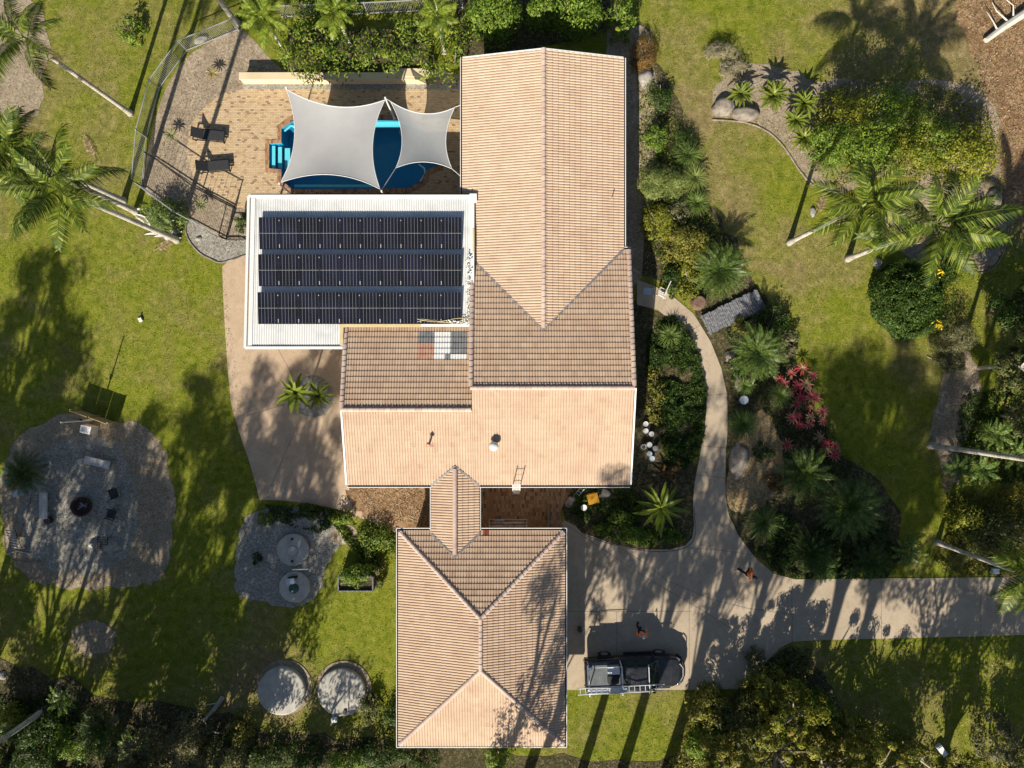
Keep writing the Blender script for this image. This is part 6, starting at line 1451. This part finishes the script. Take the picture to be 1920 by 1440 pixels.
sc = [(497, 970, 16, 18, .7, 'bright', "small bright shrub at the top of the tank gravel"), (478, 1048, 10, 14, .5, 'deep', "tiny dark shrub left of the upper small tank"), (575, 962, 24, 16, .7, 'deep', "dark shrub against the lower patio edge"), (668, 1082, 36, 26, 1.7, 'bright', "leafy shrub filling the timber planter"), (706, 1080, 14, 26, 1.2, 'gum', "thin dry twiggy shrub at the right end of the planter"),
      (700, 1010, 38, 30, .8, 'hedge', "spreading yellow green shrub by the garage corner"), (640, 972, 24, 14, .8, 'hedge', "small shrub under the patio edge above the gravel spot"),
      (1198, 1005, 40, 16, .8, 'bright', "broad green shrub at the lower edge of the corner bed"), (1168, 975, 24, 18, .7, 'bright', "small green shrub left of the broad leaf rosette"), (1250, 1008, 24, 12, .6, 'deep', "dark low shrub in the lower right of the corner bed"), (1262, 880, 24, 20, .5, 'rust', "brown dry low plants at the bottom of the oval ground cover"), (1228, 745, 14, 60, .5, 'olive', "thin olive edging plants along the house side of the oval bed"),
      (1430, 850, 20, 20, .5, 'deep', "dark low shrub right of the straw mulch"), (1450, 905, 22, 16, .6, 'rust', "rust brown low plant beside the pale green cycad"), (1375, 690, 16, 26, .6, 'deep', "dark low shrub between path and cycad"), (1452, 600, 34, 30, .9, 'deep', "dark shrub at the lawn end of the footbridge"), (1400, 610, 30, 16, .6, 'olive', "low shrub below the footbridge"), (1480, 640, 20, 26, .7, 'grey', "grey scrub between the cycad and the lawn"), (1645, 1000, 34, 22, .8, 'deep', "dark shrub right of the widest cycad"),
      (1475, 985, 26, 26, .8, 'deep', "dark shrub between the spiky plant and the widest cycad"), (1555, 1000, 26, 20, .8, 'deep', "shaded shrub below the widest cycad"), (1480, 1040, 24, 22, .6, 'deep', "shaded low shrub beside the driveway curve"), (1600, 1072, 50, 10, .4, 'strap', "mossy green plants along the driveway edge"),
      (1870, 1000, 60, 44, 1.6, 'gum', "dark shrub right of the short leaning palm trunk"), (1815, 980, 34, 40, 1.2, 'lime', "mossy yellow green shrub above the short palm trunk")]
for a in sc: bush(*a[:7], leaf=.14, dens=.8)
# boulders and logs
rock(1358, 200, 22, 17, "large round boulder at the left end of the island bed"); rock(1400, 212, 26, 13, "flat grey boulder right of the round one in the island bed")
rock(1210, 146, 13, 18, "pale boulder below the rusty grass clump", 'palerock'); rock(1385, 866, 17, 34, "long smooth dark boulder beside the path", 'rock', -.15, .25)
rock(1800, 350, 26, 16, "grey boulder at the top of the round right bed"); rock(1866, 375, 14, 22, "dark boulder at the right edge of the round bed"); rock(1855, 480, 24, 18, "rounded boulder at the lower edge of the right bed")
rock(1388, 718, 9, 15, "brown rock above the white table", 'rock'); rock(1370, 668, 11, 12, "grey rock beside the path and cycad", 'rock'); rock(1183, 957, 10, 4, "thin pale flat stone in the corner bed", 'palerock')
rock(111, 1301, 8, 7, "white stone at the edge of the lower left garden", 'palerock'); rock(4, 1268, 8, 8, "pale stone at the left edge of the picture", 'palerock'); rock(648, 1013, 8, 6, "white stone on the small mulch spot", 'palerock')
rock(1525, 397, 5, 9, "small pale stone beside the leaning palm shadow", 'palerock'); rock(1647, 495, 7, 11, "small pale stone left of the round clipped hedge", 'palerock'); rock(372, 447, 6, 5, "small white stone on the gravel path", 'palerock'); rock(376, 74, 14, 6, "pale flat stone inside the pool fence", 'palerock', .4)
def log(name, label, pts, rad, m='deadwood', branches=()):
    t = thing(name, label, "log", tuple(P(*pts[0]))); b = MB(); b.tube([P(*p) for p in pts], rad, 8); b.build("trunk", mt[m], t)
    for br in branches: b = MB(); b.tube([P(*p) for p in br], [.05, .03, .012][:len(br)], 5); b.build("branch", mt[m], t)
log("fallen_log", "pale fallen log across the brown leaf litter at the top right", [(1848, 76, .2), (1880, 52, .25), (1925, 22, .3), (1990, -20, .3)], [.16, .20, .24, .26], 'palebark', [[(1870, 56, .3), (1862, 40, .5), (1850, 22, .6)], [(1890, 40, .3), (1868, 20, .5), (1860, 4, .6)], [(1900, 30, .3), (1900, 10, .6), (1880, -6, .8)]])
log("dead_branch", "thick grey dead branch lying left of the large tanks", [(417, 1308, .15), (400, 1332, .15), (382, 1352, .12)], [.14, .13, .08], 'deadwood', [[(410, 1318, .2), (385, 1322, .2), (362, 1338, .1)], [(383, 1350, .1), (388, 1362, .1), (386, 1370, .05)]])
log("dead_branch", "thin bent grey branch below the thick dead one", [(380, 1378, .1), (400, 1372, .2), (418, 1376, .1)], [.04, .05, .03], 'deadwood')
log("dead_branch", "tangle of pale dead branches beside the pale container", [(1700, 1412, .3), (1725, 1425, .5), (1745, 1440, .5)], [.04, .06, .06], 'deadwood', [[(1725, 1425, .5), (1738, 1415, .7), (1752, 1420, .7)], [(1715, 1418, .4), (1705, 1430, .7), (1700, 1444, .8)]])
log("fallen_stick", "thin pale stick on the mulch at the top left of the footbridge lawn", [(1392, 172, .4), (1410, 160, .5), (1430, 152, .4)], [.04, .05, .03], 'palerock')
log("fallen_stick", "bare stick on the bare soil below the grey shrub", [(1738, 668, .05), (1750, 674, .05), (1760, 681, .05)], [.02, .02, .02], 'deadwood')
log("fallen_stick", "short curved log under the long palm trunk", [(1800, 862, .1), (1815, 858, .12), (1828, 855, .1)], [.06, .07, .05], 'palerock')

# ------------------------------------------------------------------ trees
BT = "tall trees beyond the bottom of the picture"
for (x, y, h, r, z0, n, cl, lab) in ((-110, 1180, 15, 2.6, .5, 9000, 60, "tall tree off the left edge shading the left lawn"), (-50, 1250, 13.5, 2.6, .5, 8000, 50, "tall tree off the left edge shading the lawn beside the timber screen"),
        (-60, 1390, 14, 3.0, .35, 10000, 60, "tree off the lower left edge shading the fire pit"), (-10, 1510, 14, 3.0, .35, 7000, 50, "tree below the lower left corner"), (85, 1530, 17, 3.2, .35, 10000, 70, "tree below the picture shading the small dirt patch and fire pit"),
        (185, 1500, 16.5, 3.3, .28, 17000, 80, "dense tree below the picture shading the lawn right of the fire pit"), (270, 1530, 17, 3.3, .3, 17000, 75, "dense tree below the picture shading the dark lawn strip"), (335, 1560, 19.5, 3.4, .34, 13000, 80, "tallest tree below the picture shading the concrete patio"),
        (395, 1500, 17, 2.6, .40, 6500, 50, "thin tree below the picture dappling the patio"), (440, 1500, 9.5, 2.2, .45, 5500, 36, "short tree below the picture shading the large tank"), (560, 1540, 7, 1.6, .5, 1800, 14, "low tree below the picture beside the right large tank"),
        (905, 1520, 14, 1.7, .38, 2600, 22, "narrow tree below the picture shading the garage roof"), (955, 1560, 18, 2.2, .45, 4200, 34, "narrow tree below the picture shading the garage roof edge and house corner"),
        (1035, 1620, 17, 2.4, .62, 4500, 40, "loose tree below the picture dappling the driveway beside the ute"), (1110, 1620, 19, 2.8, .58, 6000, 52, "tree below the picture shading the path bend"), (1190, 1630, 20, 3.2, .50, 7500, 60, "tree below the picture shading the oval garden bed"),
        (1270, 1630, 21, 3.0, .58, 5500, 44, "tree below the picture shading the cycads"), (1350, 1630, 21, 3.0, .60, 6500, 50, "dense tree below the picture shading the widest cycad"), (1420, 1620, 21.5, 3.6, .60, 16000, 80, "dense tree below the picture shading the right lawn"),
        (1480, 1630, 19.5, 2.8, .6, 11000, 50, "tree below the picture shading the lawn above the driveway"), (1640, 1530, 12, 3.0, .3, 8000, 55, "tree below the picture shading the lower right grass"), (1740, 1500, 15, 3.2, .25, 11000, 75, "tree below the picture shading the end of the driveway"),
        (1860, 1530, 13, 3.2, .25, 10000, 70, "tree below the lower right corner")):
    tree(x, y, h, r, lab, n=n, clumps=cl, z0=z0, group=BT, leaf=.28)
tree(1835, 690, 6.0, 2.4, "broad leaved tree with pale twigs at the right edge below the dark shade", 'gum', .5, .22, 7000, 40, .6, True)
tree(1850, 590, 5.2, 2.0, "dark leafy tree at the right edge above the pale twigged one", 'deep', .4, .2, 6000, 36, .6)
tree(1875, 780, 4.5, 2.2, "low spreading tree at the right edge above the long palm trunk", 'gum', .4, .2, 6000, 36, .6, True)
tree(1990, 660, 9, 3.2, "tree standing just off the right edge", 'deep', .3, .26, 9000, 60)
tree(1960, 900, 9, 3.0, "tree off the right edge shading the ferns", 'gum', .3, .26, 8000, 55)
tree(1890, 1380, 5, 1.6, "thin bare twigged tree in the bottom right corner", 'grey', .5, .15, 1200, 14, .5, True)

# ------------------------------------------------------------------ people
def skin_mesh(name, joints, edges, radii, m, parent, sub=2, root=0):
    me = bpy.data.meshes.new(name); me.from_pydata(joints, edges, []); me.materials.append(m); o = inst(name, me, parent)
    md = o.modifiers.new("skin", 'SKIN'); md.use_smooth_shade = True
    lay = me.skin_vertices[0].data if me.skin_vertices else None
    if lay is None:
        bm = bmesh.new(); bm.from_mesh(me); bm.verts.layers.skin.verify(); bm.to_mesh(me); bm.free(); lay = me.skin_vertices[0].data
    for v, r in zip(lay, radii): v.radius = (r, r) if not hasattr(r, '__len__') else r
    for i, v in enumerate(lay): v.use_root = (i == root)
    s = o.modifiers.new("sub", 'SUBSURF'); s.levels = sub; s.render_levels = sub; return o
def person(px, py, rz, label, stride=.25, cap='galv', armf=.25, tool=False):
    "standing or walking figure, forward is +X"
    x, y = G(px, py); t = thing("person", label, "person", (x, y, 0), rz)
    s = stride
    J = [(0, 0, .95), (0, 0, 1.15), (.02, 0, 1.38), (.03, 0, 1.48), (.05, 0, 1.58), (.05, 0, 1.70),
         (0, .10, .90), (s*.5, .11, .50), (s, .11, .08), (s+.14, .12, .04), (0, -.10, .90), (-s*.2, -.11, .50), (-s, -.11, .08), (-s+.14, -.12, .04),
         (0, .20, 1.42), (-armf*.4, .26, 1.15), (armf*.2, .27, .93), (armf*.3, .26, .84), (0, -.20, 1.42), (armf*.5, -.26, 1.17), (armf*1.1, -.24, 1.0), (armf*1.3, -.22, .94)]
    E = [(0, 1), (1, 2), (2, 3), (3, 4), (4, 5), (0, 6), (6, 7), (7, 8), (8, 9), (0, 10), (10, 11), (11, 12), (12, 13), (2, 14), (14, 15), (15, 16), (16, 17), (2, 18), (18, 19), (19, 20), (20, 21)]
    R = [(.15, .11), (.14, .11), (.15, .11), .055, .085, .095, .085, .06, .045, .04, .085, .06, .045, .04, .06, .045, .035, .04, .06, .045, .035, .04]
    skin_mesh("body", J, E, R, mt['skin'], t)
    sh = [J[i] for i in (0, 1, 2, 14, 15, 18, 19)]+[J[16], J[20]]
    skin_mesh("shirt", sh, [(0, 1), (1, 2), (2, 3), (3, 4), (2, 5), (5, 6), (4, 7), (6, 8)], [(.17, .13), (.165, .125), (.175, .135), .085, .065, .085, .065, .05, .05], mt['orange'], t)
    tr = [J[i] for i in (0, 6, 7, 8, 10, 11, 12)]
    skin_mesh("trousers", tr, [(0, 1), (1, 2), (2, 3), (0, 4), (4, 5), (5, 6)], [(.165, .125), .105, .078, .062, .105, .078, .062], mt['navy'], t)
    for a in ((s, .11), (-s, -.11)): b = MB(); b.box((a[0]+.06, a[1], .05), (.30, .11, .10)); b.build("boot", mt['black'], t, world=False, bevel=.03)
    b = MB(); b.lathe([(.112, 1.68), (.115, 1.73), (.09, 1.80), (.04, 1.83), (0, 1.835)], (.05, 0, 0), 16); c = b.build("cap", mt[cap], t, world=False, smooth=True)
    b = MB(); b.box((.17, 0, 1.69), (.13, .16, .015)); b.build("brim", mt[cap], c, world=False)
    for sy, hx, hz, base in ((.26, armf*.3, .84, 1), (-.22, armf*1.3, .94, -1)):
        for k in range(4):
            yy = sy+(k-1.5)*.02; L = (.075, .085, .08, .065)[k]
            b = MB(); b.tube([(hx+.01, yy, hz-.02), (hx+.03, yy, hz-.02-L*.6), (hx+.02, yy, hz-.02-L)], [.010, .009, .007], 6); b.build("finger", mt['skin'], t, world=False)
        b = MB(); b.tube([(hx, sy-base*.03, hz+.01), (hx+.035, sy-base*.05, hz-.03), (hx+.045, sy-base*.045, hz-.06)], [.012, .011, .008], 6); b.build("thumb", mt['skin'], t, world=False)
    for sy in (-.035, .035): b = MB(); b.lathe([(0, -.008), (.012, 0), (0, .008)], (.142, sy, 1.655), 6); b.build("eye", mt['black'], t, world=False)
    b = MB(); b.add([(.14, -.014, 1.615), (.14, .014, 1.615), (.172, 0, 1.62), (.145, 0, 1.66)], [(0, 1, 2), (0, 2, 3), (1, 3, 2), (0, 3, 1)]); b.build("nose", mt['skin'], t, world=False)
    return t
person(1197, 1176, math.radians(75), "person in orange hi vis shirt and grey cap standing in shade beside the ute", .12, 'galv')
person(1394, 1067, math.radians(-20), "person in an orange hi vis shirt and dark cap walking across the driveway mouth", .30, 'black')
